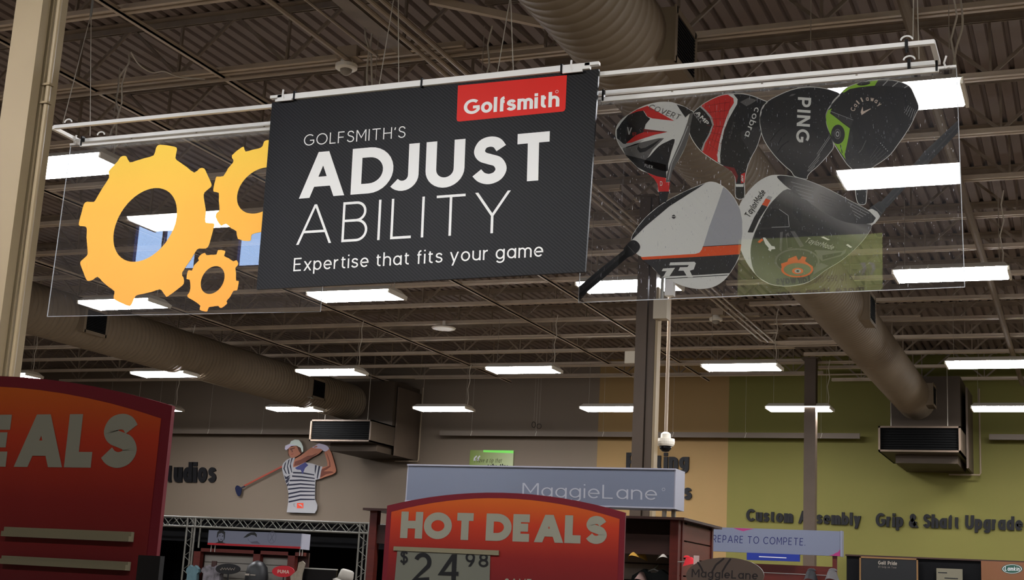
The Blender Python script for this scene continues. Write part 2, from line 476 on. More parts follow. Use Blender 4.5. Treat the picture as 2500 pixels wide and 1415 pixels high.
# back wall: taupe, tan and olive paint fields meeting at upright edges
def wall_paint():
    M = bpy.data.materials.new('wall_paint_fields'); M.use_nodes = True
    nt = M.node_tree; b = nt.nodes['Principled BSDF']; b.inputs['Roughness'].default_value = 0.75
    tc = nt.nodes.new('ShaderNodeTexCoord'); sp = nt.nodes.new('ShaderNodeSeparateXYZ')
    nt.links.new(tc.outputs['Object'], sp.inputs[0])
    rp = nt.nodes.new('ShaderNodeMapRange'); rp.inputs[1].default_value = -27; rp.inputs[2].default_value = 9
    nt.links.new(sp.outputs[0], rp.inputs[0])
    cr = nt.nodes.new('ShaderNodeValToRGB'); cr.color_ramp.interpolation = 'CONSTANT'
    xa, xb = onY(1447, 1046, WALL_Y).x, onY(1776, 1060, WALL_Y).x
    e = cr.color_ramp.elements
    e[0].position = 0; e[0].color = (*lin((94, 81, 67)), 1)
    e[1].position = (xa + 27) / 36; e[1].color = (*lin((122, 95, 52)), 1)
    n = e.new((xb + 27) / 36); n.color = (*lin((88, 83, 21)), 1)
    nt.links.new(rp.outputs[0], cr.inputs[0]); nt.links.new(cr.outputs[0], b.inputs['Base Color'])
    return M
struct('wall_back', MB().box(-27, 9, WALL_Y, WALL_Y + .2, 0, ZD + .05), wall_paint(), 'back wall painted taupe, tan and olive green')
plaster = mat('plaster_taupe', (130, 116, 100), 0.8)
struct('wall_left', MB().box(-27.2, -27, -1.4, 29.5, 0, ZD + .05), plaster, 'taupe side wall')
struct('wall_right', MB().box(9, 9.2, -9, 29.5, 0, ZD + .05), plaster, 'taupe side wall')
# front of the store behind the camera, with a row of high windows over the left part
WY = -1.2
wf = MB(); wins = []
def rz(px, py):            # where the clear panel at Y 7.3 mirrors a pixel onto the front wall
    p = onY(px, py, 14.6 - WY); return p.x, p.z
x0, z1 = rz(318, 545); x1, z0 = rz(436, 650)
wd_, ht_ = x1 - x0, 0.78
wz0, wz1 = z0 - .05, z1 + .02
step_ = rz(566, 600)[0] - x0
starts = [x0 + i * step_ for i in range(0, 3)]
wf.box(-27, -5.2, WY - .2, WY, 0, wz0); wf.box(-27, -5.2, WY - .2, WY, wz1, ZD + .05)
edges = [-27] + [v for s_ in starts for v in (s_, s_ + wd_ + .25)] + [-5.2]
for a, b in zip(edges[::2], edges[1::2]): wf.box(a, b, WY - .2, WY, wz0, wz1)
struct('wall_front', wf, plaster, 'front wall with high windows')
struct('wall_return', MB().box(-5.4, -5.2, -9, WY, 0, ZD + .05), plaster, 'short return wall by the entrance')
struct('wall_entrance', MB().box(-5.2, 9, -9.2, -9, 0, ZD + .05), plaster, 'entrance wall')
frame_blue = mat('window_frame_blue', (40, 60, 140), 0.4)
for i, s_ in enumerate(starts):
    wr = MB()
    for a, b in ((s_, s_ + .05), (s_ + wd_ + .2, s_ + wd_ + .25), (s_ + (wd_ + .25) * .45, s_ + (wd_ + .25) * .45 + .03)): wr.box(a, b, WY - .15, WY - .08, wz0, wz1)
    wr.box(s_, s_ + wd_ + .25, WY - .15, WY - .08, wz0, wz0 + .04)
    o = obj('window_%d' % (i + 1), wr, frame_blue); o['kind'] = 'structure'; o['label'] = 'high window in the front wall'

# ------------------------------------------------------------------ joists
def joist_meshes(length, n):
    P = length / n
    top = MB()
    for s_ in (-1, 1):
        top.box(0, length, s_ * .055 - .045, s_ * .055 + .045, -.012, 0)
        top.box(0, length, s_ * .018 - .005, s_ * .018 + .005, -.07, 0)
    bot = MB()
    for s_ in (-1, 1):
        bot.box(0, length, s_ * .036 - .022, s_ * .036 + .022, 0, .008)
        bot.box(0, length, s_ * .018 - .004, s_ * .018 + .004, 0, .06)
    return top.mesh('top_chord'), bot.mesh('bottom_chord')
H = ZD - ZC
diag_up = MB().bar((0, 0, .03), (.6, 0, H - .03), .026, .03).mesh('web')
diag_dn = MB().bar((0, 0, H - .03), (.6, 0, .03), .026, .03).mesh('web')
upright = MB().bar((0, 0, .03), (0, 0, H - .03), .022, .03).mesh('web')
def bay(x0, n, ys, label, group):
    L_ = n * 1.2
    tm, bm_ = joist_meshes(L_, n)
    for yy in ys:
        r = thing('roof_joist', label, 'joist', (x0, yy, ZC), group)
        link('top_chord', tm, steel_paint, r, (0, 0, H)); link('bottom_chord', bm_, lit_chord_paint, r)
        for k in range(n):
            link('web', diag_dn, steel_paint, r, (k * 1.2, 0, 0)); link('web', diag_up, steel_paint, r, (k * 1.2 + .6, 0, 0))
            link('web', upright, steel_paint, r, (k * 1.2 + .6, 0, 0))
YL = [8.82 + 1.47 * k for k in range(-2, 14)]
YR = [10.63 + 1.515 * k for k in range(-3, 13)]
bay(-4.92 - 16 * 1.2, 16, YL, 'open-web steel roof joist over the taupe wall side', 'roof joists west of the columns')
bay(-4.9, 8, YR, 'open-web steel roof joist over the olive wall side', 'roof joists east of the columns')

# bars, pipes and conduits lying along the depth of the hall under the joists
for xx, y0, y1 in ((-15.0, 8, 28.6), (-12.0, 8, 28.6), (-8.93, 5, 28.6), (-7.45, 5, 28.6)):
    tag(obj('bridging_bar', MB().box(-.02, .02, 0, y1 - y0, -.02, 0).box(.015, .02, 0, y1 - y0, -.02, .03), lit_chord_paint, loc=(xx, y0, ZC - .002)),
        'long thin steel bridging bar running below the joists', 'bridging bar', 'bridging bars')
cm = mat('conduit_paint', (158, 142, 124), 0.45)
for i, xx in enumerate((-5.30, -5.20, -5.10)):
    ye = 23.9 + .12 * i
    pts = [(xx, 4.5, 0), (xx, ye, 0), (xx + .05, ye + .1, 0), (xx + .15, ye + .15, 0), (-3.3, ye + .15, 0)]
    tag(obj('ceiling_conduit', MB().tube(pts, .021, 8), cm, loc=(0, 0, ZC - .05)), 'thin conduit in a bundle of three bending toward the duct', 'conduit', 'bundle of three conduits')
for xx, y0, y1, r, lab in ((-6.03, 5, 10.25, .022, 'thin conduit ending at the junction box with the round speaker'), (-5.73, 5, 10.25, .012, 'paired cables strung above the black sign')):
    tag(obj('ceiling_conduit', MB().tube([(xx, y0, ZC - .03), (xx, y1, ZC - .03)], r, 6), cm), lab, 'conduit')
tag(obj('roof_strut', MB().box(-5.56, -5.42, 5, 10.3, ZC - .005, ZC + .005).box(-5.44, -5.42, 5, 10.3, ZC, ZC + .06), steel_paint), 'wide flat steel strut above the bundle of conduits', 'strut')
tag(obj('sprinkler_pipe', MB().tube([(-1.20, 4, 6.12), (-1.20, 28.9, 6.12)], .045, 10), duct_mat), 'long straight pipe running below the joists beside the large duct', 'pipe')
for a, b in (((1050, 0), (1334, 60)),):
    tag(obj('roof_brace', MB().bar(onZ(*a, ZC + .03), onZ(*b, ZC + .03), .05, .06), lit_chord_paint), 'slanting angle brace between two joists beside the duct', 'brace')
# horizontal conduits fixed along joists
for yy, xa, xb in ((10.36, -9.6, -4.2), (22.2, -6.4, -2.4), (24.6, -7.5, -3.6), (26.3, -12, -3.2), (26.45, -13, -3.2), (27.8, -14, -3.4)):
    tag(obj('joist_conduit', MB().tube([(xa, yy, ZC - .03), (xb, yy, ZC - .03)], .017, 6), cm), 'thin conduit clipped along a joist', 'conduit', 'conduits clipped along joists')

# ------------------------------------------------------------------ ducts
def duct(name, label, x0, z0, r, y0, y1, pitch):
    root = thing(name, label, 'duct', (x0, y0, z0))
    pts, rr = [], []; y = 0
    while y < y1 - y0:
        for dy, dr in ((0, 0), (pitch * .45, 0), (pitch * .5, .007), (pitch * .55, 0)):
            pts.append((0, y + dy, 0)); rr.append(r + dr)
        y += pitch
    obj('duct_body', MB().tube(pts, rr, 36), duct_mat, root, smooth=True)
    return root
D1 = duct('spiral_duct', 'large round spiral duct running to the olive wall', -3.12, 5.65, .36, -6, 27.98, .125)
D2 = duct('spiral_duct', 'large round spiral duct running to the taupe wall', -15.72, 5.66, .41, 3, 27.98, .11)
def register(root, x, y, z0, z1, ln):
    yo = y - root.location.y; xo = x - root.location.x; zo = root.location.z
    c = obj('register_collar', MB().box(xo - .16, xo, yo - .02, yo + ln + .02, z0 - zo - .02, z1 - zo + .02), duct_mat, root)
    fr = MB()
    for a, b, c0, c1 in ((yo - .03, yo + .03, z0 - zo - .03, z1 - zo + .03), (yo + ln - .03, yo + ln + .03, z0 - zo - .03, z1 - zo + .03), (yo, yo + ln, z0 - zo - .03, z0 - zo + .02), (yo, yo + ln, z1 - zo - .02, z1 - zo + .03)):
        fr.box(xo, xo + .012, a, b, c0, c1)
    obj('frame', fr, duct_mat, c)
    obj('grille', MB().box(xo, xo + .004, yo + .03, yo + ln - .03, z0 - zo + .02, z1 - zo - .02), dark_void, c)
    sl = MB().bar((0, yo + .03, 0), (0, yo + ln - .03, 0), .012, .006).mesh('louvre_blade')
    n = 12
    for k in range(n): link('louvre_blade', sl, black_plastic, c, (xo + .008, 0, z0 - zo + .03 + (z1 - z0 - .06) * (k + .5) / n))
for yy in (0.6, 9.18, 18.8, 26.9): register(D1, -2.70, yy, 5.45, 5.82, .54)
for yy in (9.5, 18.12, 25.5): register(D2, -15.27, yy, 5.44, 5.82, .56)

# ------------------------------------------------------------------ air handling boxes on the back wall
hv_m = mat('air_unit_sheet', (64, 54, 44), 0.55, 0.05, var=0.3, scale=2, rgb2=(52, 44, 36))
def air_unit(label, xa, xb, z0, z1, px_, r):
    root = thing('air_unit', label, 'air unit', (xa, 27.0, z0))
    w_ = xb - xa; h = z1 - z0
    obj('return_box', MB().box(0, w_, 0, 2.2, 0, .03).box(0, w_, 0, 2.2, h - .03, h).box(0, .03, 0, 2.2, 0, h).box(w_ - .03, w_, 0, 2.2, 0, h), hv_m, root)
    fr = MB()
    t = .035
    fr.box(0, w_, -.03, 0, 0, t).box(0, w_, -.03, 0, h - t, h).box(0, t, -.03, 0, 0, h).box(w_ - t, w_, -.03, 0, 0, h)
    obj('face_frame', fr, column_far, root)
    obj('grille', MB().box(t, w_ - t, .02, .03, t, h - t), dark_void, root)
    sl = MB().bar((t, 0, 0), (w_ - t, 0, 0), .014, .006).mesh('louvre_blade')
    for k in range(9): link('louvre_blade', sl, dark_void, root, (0, .012, t + (h - 2 * t) * (k + .5) / 9))
    obj('plenum', MB().box(px_[0] - xa, px_[1] - xa, 1.0, 2.28, h - .02, ZC - z0 - .05), hv_m, root)
    obj('drop_panel', MB().box(w_ + .01, w_ + .05, 1.1, 2.28, -.18, h + .9), column_far, root)
    obj('bottom_pan', MB().box(.25, w_ - .1, .5, 2.25, -.16, -.001), hv_m, root)
    for xx in (.2, w_ - .25): obj('hanger_rod', MB().tube([(xx, .25, h), (xx, .25, ZC - z0)], .008, 6), wire_grey, root)
    obj('drain_pipe', MB().tube([(w_ - .4, 2.0, -.22), (w_ + .18, 2.0, -.22), (w_ + .2, 2.0, -.18), (w_ + .2, 2.0, 1.5)], .018, 8), duct_mat, root)
    return root
air_unit('dark air unit with black grille hung on the olive wall', -3.71, -2.22, 4.555, 5.04, (-3.62, -2.3), 0)
air_unit('dark air unit with black grille hung beside the golfer figure', -16.12, -14.58, 4.65, 5.13, (-16.1, -14.6), 0)

# ------------------------------------------------------------------ light fixtures
lens_m = mat_emit('lamp_lens', (252, 252, 255), LAMP)
house_m = mat('lamp_housing', (226, 220, 206), 0.4)
def frus(a, b, z0, c, d_, z1):
    mb = MB(); mb.v = [(-a, -b, z0), (a, -b, z0), (a, b, z0), (-a, b, z0), (-c, -d_, z1), (c, -d_, z1), (c, d_, z1), (-c, d_, z1)]
    mb.f = [(3, 2, 1, 0), (4, 5, 6, 7), (0, 1, 5, 4), (1, 2, 6, 5), (2, 3, 7, 6), (3, 0, 4, 7)]; return mb
lens_me = frus(.575, .23, 0, .59, .26, .035).mesh('lens')
house_me = frus(.612, .275, .036, .56, .16, .11).mesh('housing')
cap_me = MB().box(-.012, .012, -.255, .255, -.004, .05).mesh('end_cap')
wire_me = MB().tube([(0, 0, .11), (0, 0, ZC - 5.24)], .0035, 5).mesh('hanger_wire')
cordpts = [(0, .02, .11), (.01, .02, .25), (-.02, .03, .45), (.025, .02, .62), (0, .02, .8), (.03, .02, ZC - 5.24)]
cord_me = MB().tube(cordpts, .008, 6).mesh('power_cord')
LX = [6.1, 2.36, -1.35, -5.06, -8.79, -12.5, -16.1, -19.8]
LY = [2.75, 9.9, 15.6, 21.5, 26.25]
for yy in LY + [-3.4]:
    for xx in LX:
        if yy < 0 and xx < -5: continue
        r = thing('ceiling_light', 'white rectangular fluorescent high-bay fixture hung below the joists', 'ceiling light', (xx, yy, 5.24), 'grid of hanging light fixtures')
        link('lens', lens_me, lens_m, r); link('housing', house_me, house_m, r)
        for s_ in (-1, 1):
            link('end_cap', cap_me, house_m, r, (s_ * .6, 0, 0)); link('hanger_wire', wire_me, wire_grey, r, (s_ * .5, 0, 0))
        link('power_cord', cord_me, cord_white, r, (.53, 0, 0))

# ------------------------------------------------------------------ columns
c0 = thing('steel_column', 'beige steel column with a side channel beside the gear panel', 'column', (-5.08, 5.4, 0))
obj('post', MB().box(-.09, .09, -.10, -.045, 0, ZC).box(-.012, .08, -.045, -.03, 0, ZC), column_mat, c0)
obj('side_channel', MB().box(-.09, .092, -.018, .085, 0, ZC), column_mat, c0)
obj('conduit', MB().tube([(.115, -.005, .2), (.115, -.005, ZC)], .014, 8), column_mat, c0)
for zz in (1.0, 2.4, 3.95, 4.05): obj('conduit_strap', MB().box(.085, .135, -.024, .014, zz, zz + .012), column_mat, c0)
obj('base_plate', MB().box(-.16, .16, -.18, .16, 0, .02), column_mat, c0)
def far_column(label, px, py, Y, wpx, boxes):
    a = onY(px - wpx / 2, py, Y).x; b = onY(px + wpx / 2, py, Y).x
    c = thing('steel_column', label, 'column', ((a + b) / 2, Y + .1, 0)); h = (b - a) / 2
    obj('post', MB().box(-h, h, -.1, .1, 0, ZC), column_far, c)
    obj('base_plate', MB().box(-h - .06, h + .06, -.16, .16, 0, .02), column_far, c)
    obj('cap_plate', MB().box(-h - .06, h + .06, -.16, .16, ZC - .02, ZC), column_far, c)
    return c, h
c1, h1 = far_column('brown steel column behind the light box with a switch box on it', 1554, 1138, 15.0, 27, 1)
obj('side_channel', MB().box(h1 + .01, h1 + .09, -.07, .06, 0, ZC), column_far, c1)
obj('cover_strip', MB().box(h1 + .1, h1 + .13, -.09, .05, 0, 5.1), column_mat, c1)
obj('switch_box', MB().box(h1 + .09, h1 + .25, -.16, -.02, 4.72, 4.95), mat('box_grey', (168, 158, 140), 0.5), c1)
obj('outlet_box', MB().box(-h1 - .12, -h1, -.1, 0, 4.22, 4.36), MATS['box_grey'], c1)
obj('conduit', MB().tube([(h1 + .17, -.09, 4.95), (h1 + .17, -.09, 5.4)], .02, 8), alu, c1)
obj('cable_box', MB().box(h1 + .2, h1 + .3, -.1, 0, 5.0, 5.4), white_metal, c1)
c2, h2 = far_column('plain brown steel column before the olive wall lettering', 1976, 1150, 26.0, 28, 0)

# ------------------------------------------------------------------ small things on the ceiling
def disc(label, name, px, py, r, parts=True):
    p = onZ(px, py, 6.1)
    t = thing(name, label, 'smoke detector' if name == 'smoke_detector' else 'speaker', p)
    obj('housing', MB().lathe([(r * .55, .09), (r * .6, .05), (r, .045), (r, .012), (r * .85, 0)], 24), house_m, t, smooth=False)
    obj('dome', MB().lathe([(r * .55, 0), (r * .5, -.03), (r * .25, -.05), (.002, -.055)], 20), wire_grey, t, smooth=True)
    obj('mounting_box', MB().box(-.07, .13, -.07, .07, .09, .2), cm, t)
disc('round white detector under a junction box over the black sign', 'smoke_detector', 845, 170, .10)
disc('round white detector hung near the wall side of the column', 'smoke_detector', 1748, 783, .11)
p = onZ(1083, 803, 6.08)
t = thing('ceiling_speaker', 'flat round pale ceiling disc under the far joists', 'speaker', p)
obj('disc_plate', MB().lathe([(.19, .04), (.22, .02), (.2, 0)], 28), house_m, t); obj('stem', MB().tube([(0, 0, .04), (0, 0, .15)], .03), house_m, t)
# dome camera on a long pole
p = onY(1625, 1080, 15.3)
t = thing('dome_camera', 'white dome security camera on a long drop pole', 'camera', (p.x, p.y, p.z))
obj('drop_pole', MB().tube([(0, 0, .05), (0, 0, ZC - p.z)], .02, 10), cm, t)
obj('housing', MB().lathe([(.03, .12), (.055, .1), (.06, .05), (.1, .045), (.105, .01), (.1, -.02), (.085, -.04)], 28), house_m, t, smooth=False)
obj('dome_lens', MB().lathe([(.07, -.04), (.065, -.07), (.04, -.1), (.005, -.108)], 24), mat('smoked_dome', (16, 16, 18), 0.08), t, smooth=True)

# ================================================================== hanging sign group
YN, YP = 7.02, 7.30            # near bar / black board plane, far bar / clear panel plane
ZB = 4.50
fr = thing('sign_frame', 'long white tube frame hanging the black sign and clear panels', 'sign frame', (-3.55, 7.16, ZB))
fx, fy = -3.55, 7.16
T = .026
def bar_part(name, a, b):
    a = Vector(a) - Vector((fx, fy, ZB)); b = Vector(b) - Vector((fx, fy, ZB))
    return obj(name, MB().bar(a, b, T, T * .9), white_metal, fr)
nearz, farz = 4.505, 4.50
bar_part('front_bar', (-6.41, YN + .05, nearz), (-0.68, YN + .05, nearz))
bar_part('rear_bar', (-6.46, YP + .05, farz), (-0.70, YP + .05, farz))
for xx in (-6.43, -0.69, -3.55):
    bar_part('end_bar', (xx, YN + .05, nearz), (xx, YP + .05, farz))
eye_me = MB().tube([(0.03 * math.cos(a), 0, .02 + .022 * math.sin(a)) for a in [PI * k / 8 for k in range(9)]], .005, 6).mesh('eye_loop')
for xx, yy in ((-6.3, YN), (-6.25, YP), (-4.3, YN), (-2.7, YP), (-0.82, YN), (-0.84, YP)):
    link('eye_loop', eye_me, white_metal, fr, (xx - fx, yy + .05 - fy, .012))
tie_me = MB().box(-.008, .008, -.02, .02, -.03, .03).box(-.004, .004, -.024, -.02, -.05, .01).mesh('cable_tie')
for xx, yy in ((-0.82, YN), (-0.84, YP), (-3.55, YN), (-2.70, YN)): link('cable_tie', tie_me, black_plastic, fr, (xx - fx, yy + .05 - fy, 0))

# suspension cables: one rising wire that forks above the frame
def sling(x, label):
    t = thing('sling_cable', label, 'cable', (x, fy + .05, ZB + .03), 'thin suspension cables of the sign frame')
    z = .85
    top = (5.28 if -3.6 < x < -2.7 else ZC - .02) - ZB - .03
    z = min(z, top - .15)
    obj('rising_wire', MB().tube([(0, 0, z), (.01, .0, top)], .0035, 5), wire_grey, t)
    obj('crimp', MB().tube([(0, 0, z - .02), (0, 0, z + .1)], .009, 6), alu, t)
    for s_ in (-1, 1): obj('fork_wire', MB().tube([(0, s_ * .14, 0), (0, 0, z)], .003, 5), wire_grey, t)
for q_ in ((198, 230), (955, 160), (1238, 140), (2236, 60)): sling(onY(*q_, fy + .05).x, 'thin forked wire holding up the white sign frame')

# ---- black board
bx, bz = -3.55, 3.9
def bp(px, py): p = onY(px, py, YN); return (p.x - bx, p.z - bz)
def B4(x, y): return bp(630 + x / 2.482, 150 + y / 2.482)
bs = thing('hanging_sign', 'black hanging sign board reading ADJUST ABILITY with a red logo tab', 'sign', (bx, YN, bz))
def carbon():
    M = bpy.data.materials.new('carbon_weave_print'); M.use_nodes = True
    nt = M.node_tree; b = nt.nodes['Principled BSDF']; b.inputs['Roughness'].default_value = 0.5
    b.inputs['Specular IOR Level'].default_value = 0.22
    tc = nt.nodes.new('ShaderNodeTexCoord'); mp = nt.nodes.new('ShaderNodeMapping'); mp.inputs['Rotation'].default_value = (0, math.radians(-40), 0)
    wv = nt.nodes.new('ShaderNodeTexWave'); wv.bands_direction = 'Z'; wv.inputs['Scale'].default_value = 20
    wv.inputs['Distortion'].default_value = 0.6; wv.inputs['Detail'].default_value = 1; wv.inputs['Detail Scale'].default_value = 3
    cr = nt.nodes.new('ShaderNodeValToRGB')
    cr.color_ramp.elements[0].position = .3; cr.color_ramp.elements[0].color = (*lin((13, 13, 15)), 1)
    cr.color_ramp.elements[1].position = .8; cr.color_ramp.elements[1].color = (*lin((33, 32, 35)), 1)
    nt.links.new(tc.outputs['Object'], mp.inputs[0]); nt.links.new(mp.outputs[0], wv.inputs['Vector'])
    nt.links.new(wv.outputs[0], cr.inputs[0]); nt.links.new(cr.outputs[0], b.inputs['Base Color'])
    return M
corners = [bp(664, 250), bp(1462, 168), bp(1428, 663), bp(626, 706)]
obj('board', MB().flat([corners[::-1]], 0.0, .02), carbon(), bs)
lf = -.0006
tl, tr_ = bp(664, 247), bp(1462, 165)
rail = MB(); rail.bar((tl[0] + .05, -.004, tl[1] + .012), (tr_[0] - .05, -.004, tr_[1] + .012), .03, .036)
rail.bar((tl[0] - .005, -.004, tl[1] + .022), (tl[0] + .08, -.004, tl[1] + .022), .03, .018)
rail.bar((tr_[0] - .08, -.004, tr_[1] + .022), (tr_[0] + .005, -.004, tr_[1] + .022), .03, .018)
obj('hanging_rail', rail, white_metal, bs)
for cx in (tl[0] + .1, tr_[0] - .15):
    clip = obj('rail_clip', MB().bar((cx - .06, -.022, tl[1] - .008), (cx + .06, -.022, tl[1] - .008), .01, .014).tube([(cx, -.022, tl[1] - .01), (cx - .01, -.024, tl[1] + .03), (cx - .01, -.022, tl[1] + .06)], .006, 6), white_metal, bs)
for cx in (tl[0] + .17, -.0 + (tl[0] + tr_[0]) / 2 - .03, tr_[0] - .22): obj('cable_tie', MB().box(cx - .006, cx + .006, -.022, .012, tl[1] - .01, tl[1] + .045), black_plastic, bs)
def btext(s, wt, BL, BR, TL, **k):
    return letters(bs, s, wt, B4(*BL), B4(*BR), B4(*TL), white_print, y=-.0012, **k)
btext("GOLFSMITH'S", .085, (277, 512), (893, 461), (281, 444), cond=.98, gap=.19)
btext('ADJUST', .215, (250, 831), (1797, 713), (267, 558), cond=1.0, gap=.14)
btext('ABILITY', .062, (232, 1111), (1524, 1034), (247, 873), cond=.98, gap=.27)
btext('Expertise that fits your game', .105, (214, 1271), (1728, 1181), (219, 1191), cond=1.0, gap=.15, space=.36)
tab = [B4(1212, 146), B4(1872, 83)] + [B4(*p) for p in ((1863, 285), (1858, 297), (1848, 303), (1220, 364), (1208, 361), (1204, 350))]
tb = obj('logo_tab', MB().flat([tab[::-1]], -.0012, 0), mat('red_print', (226, 42, 32), 0.45), bs)
letters(tb, 'Golfsmith', .19, B4(1246, 323), B4(1826, 273), B4(1250, 233), white_print, cond=.95, gap=.07, y=-.0024)
rc = B4(1812, 183)
rg = MB(); n = 14
for i in range(n):
    a, b = 2 * PI * i / n, 2 * PI * (i + 1) / n
    add_quad(rg, [Vector((rc[0] + r * math.cos(t_), rc[1] + r * math.sin(t_))) for r, t_ in ((.0095, a), (.0095, b), (.0075, b), (.0075, a))], -.0024, 0)
obj('registered_mark', rg, white_print, tb)

# ---- clear panels
acr_l = mat_acrylic('clear_acrylic', .25, .6)
acr_r = mat_acrylic('clear_acrylic_scratched', 1.0, .5)
edge_m = mat('acrylic_edge', (200, 202, 205), 0.3)
def panel(label, TL, TR, BR, BL, M, ox):
    t = thing('clear_panel', label, 'clear panel', (ox, YP, 3.86))
    pp = lambda px, py: (onY(px, py, YP).x - ox, onY(px, py, YP).z - 3.86)
    c = [BL, BR, TR, TL]
    obj('sheet', MB().flat([c], 0, 0), M, t)
    e = MB()
    for i in range(4):
        a, b = c[i], c[(i + 1) % 4]; e.bar((a[0], .002, a[1]), (b[0], .002, b[1]), .004, .004)
    obj('sheet_edge', e, edge_m, t)
    z = TL[1]
    rl = MB().bar((TL[0] + .09, 0, z), (TR[0] - .09, 0, TR[1]), .022, .028)
    rl.bar((TL[0], 0, z + .008), (TL[0] + .1, 0, z + .008), .02, .014); rl.bar((TR[0] - .1, 0, TR[1] + .008), (TR[0], 0, TR[1] + .008), .02, .014)
    obj('hanging_rail', rl, white_metal, t)
    for s_, q in ((1, TL), (-1, TR)):
        cx = q[0] + s_ * .05
        obj('rail_hook', MB().tube([(cx, -.01, z + .07), (cx - .012, -.014, z + .03), (cx, -.016, z + .0), (cx + .015, -.016, z + .008)], .006, 6), white_metal, t)
        obj('cable_tie', MB().box(q[0] + s_ * .1 - .006, q[0] + s_ * .1 + .006, -.014, .014, z - .01, z + .06), black_plastic, t)
    for k in (.25, .5, .75): obj('rail_screw', MB().lathe([(.006, 0), (.006, .004)], 10, (TL[0] + (TR[0] - TL[0]) * k, -.012, z + .006)), wire_grey, t)
    return t, pp
PL_x = -5.4
q = lambda px, py, ox: (onY(px, py, YP).x - ox, onY(px, py, YP).z - 3.86)
lx0, lx1 = q(172, 356, PL_x)[0], -4.36 - PL_x
lt, lp = panel('clear acrylic panel printed with three yellow gears', (lx0, q(172, 356, PL_x)[1]), (lx1, q(172, 356, PL_x)[1] - .005), (lx1, q(782, 760, PL_x)[1]), (q(115, 772, PL_x)[0], q(115, 772, PL_x)[1]), acr_l, PL_x)
PR_x = -1.6
rt_, rp_ = panel('scratched clear acrylic panel printed with six golf club heads', (-2.67 - PR_x, q(1412, 249, PR_x)[1]), (q(2335, 166, PR_x)[0], q(2335, 166, PR_x)[1]), q(2355, 700, PR_x), q(1412, 738, PR_x), acr_r, PR_x)

# gears
zt = lp(400, 340)[1]; zb = lp(400, 770)[1]
gear_m = mat_grad('gear_print', (0, 0, 1), [(zb, (255, 168, 76)), (zb * .4 + zt * .6, (255, 190, 80)), (zt, (255, 214, 84))], 0.45)
def LG(x, y): return lp(100 + x / 2.67, 250 + y / 2.67)
def ell(cx, cy, ax, ay, bx_, by, f, n=48): return [f(cx + ax * math.cos(t) + bx_ * math.sin(t), cy + ay * math.cos(t) + by * math.sin(t)) for t in [2 * PI * i / n for i in range(n)]]
G1 = [(735,345),(750,300),(765,278),(800,277),(870,288),(888,305),(877,362),(900,385),(950,420),(1000,457),(1035,430),(1065,430),(1085,470),(1112,530),(1105,555),(1068,585),(1062,620),(1075,700),(1070,760),(1080,785),(1120,785),(1130,800),(1110,880),(1095,930),(1075,952),(1030,952),(1010,970),(980,1020),(920,1110),(930,1140),(932,1180),(900,1210),(830,1262),(815,1262),(795,1235),(775,1217),(720,1235),(640,1252),(615,1265),(600,1300),(580,1328),(530,1310),(480,1285),(475,1262),(480,1230),(440,1200),(400,1165),(370,1135),(340,1155),(310,1163),(295,1150),(275,1100),(257,1050),(265,1030),(300,998),(305,970),(298,880),(300,830),(290,808),(255,805),(248,785),(265,720),(280,665),(300,647),(345,648),(365,620),(400,560),(445,490),(440,450),(470,415),(500,385),(520,355),(545,348),(560,355),(580,390),(620,380),(680,362)]
G2 = [(1480,245),(1455,255),(1445,285),(1420,300),(1380,308),(1335,320),(1325,295),(1310,292),(1245,345),(1255,375),(1250,395),(1220,430),(1190,480),(1150,483),(1140,495),(1125,560),(1128,582),(1160,590),(1160,640),(1165,700),(1145,720),(1140,750),(1165,795),(1180,802),(1205,790),(1240,820),(1275,840),(1285,890),(1355,903),(1370,890),(1375,860),(1430,845),(1500,840),(1540,860),(1600,820),(1600,780),(1640,720),(1690,700),(1700,620),(1660,590),(1655,500),(1690,470),(1660,400),(1610,390),(1560,330),(1560,280),(1510,255)]
G3 = [(1145,990),(1155,962),(1195,965),(1203,975),(1195,1000),(1225,1015),(1255,1035),(1275,1027),(1287,1050),(1280,1065),(1268,1078),(1272,1110),(1273,1160),(1290,1163),(1285,1200),(1278,1225),(1255,1228),(1235,1265),(1210,1295),(1215,1310),(1180,1338),(1165,1335),(1155,1325),(1120,1330),(1095,1335),(1085,1360),(1070,1362),(1035,1350),(1040,1325),(1010,1300),(985,1285),(960,1270),(955,1255),(970,1235),(975,1200),(970,1155),(950,1150),(955,1110),(965,1092),(985,1095),(1000,1060),(1030,1030),(1025,1015),(1045,990),(1070,980),(1080,995),(1110,992)]
nt = gear_m.node_tree                       # printed film on clear sheet: some light comes through from behind
tl_ = nt.nodes.new('ShaderNodeBsdfTranslucent'); mx_ = nt.nodes.new('ShaderNodeMixShader'); mx_.inputs[0].default_value = .45
src = nt.nodes['Principled BSDF'].inputs['Base Color'].links[0].from_socket
nt.links.new(src, tl_.inputs[0]); nt.links.new(nt.nodes['Principled BSDF'].outputs[0], mx_.inputs[1]); nt.links.new(tl_.outputs[0], mx_.inputs[2])
nt.links.new(mx_.outputs[0], nt.nodes['Material Output'].inputs[0])
for nm, G, hole in (('large_gear_print', G1, (680, 798, 203, -40, 42, -237)), ('middle_gear_print', G2, (1430, 574, 150, -28, 22, -148)), ('small_gear_print', G3, (1120, 1157, 77, -12, 12, -90))):
    o = obj(nm, MB().flat([[LG(*p) for p in smooth_loop(G, 2)], ell(*hole, LG)], -.0015, 0), gear_m, lt)

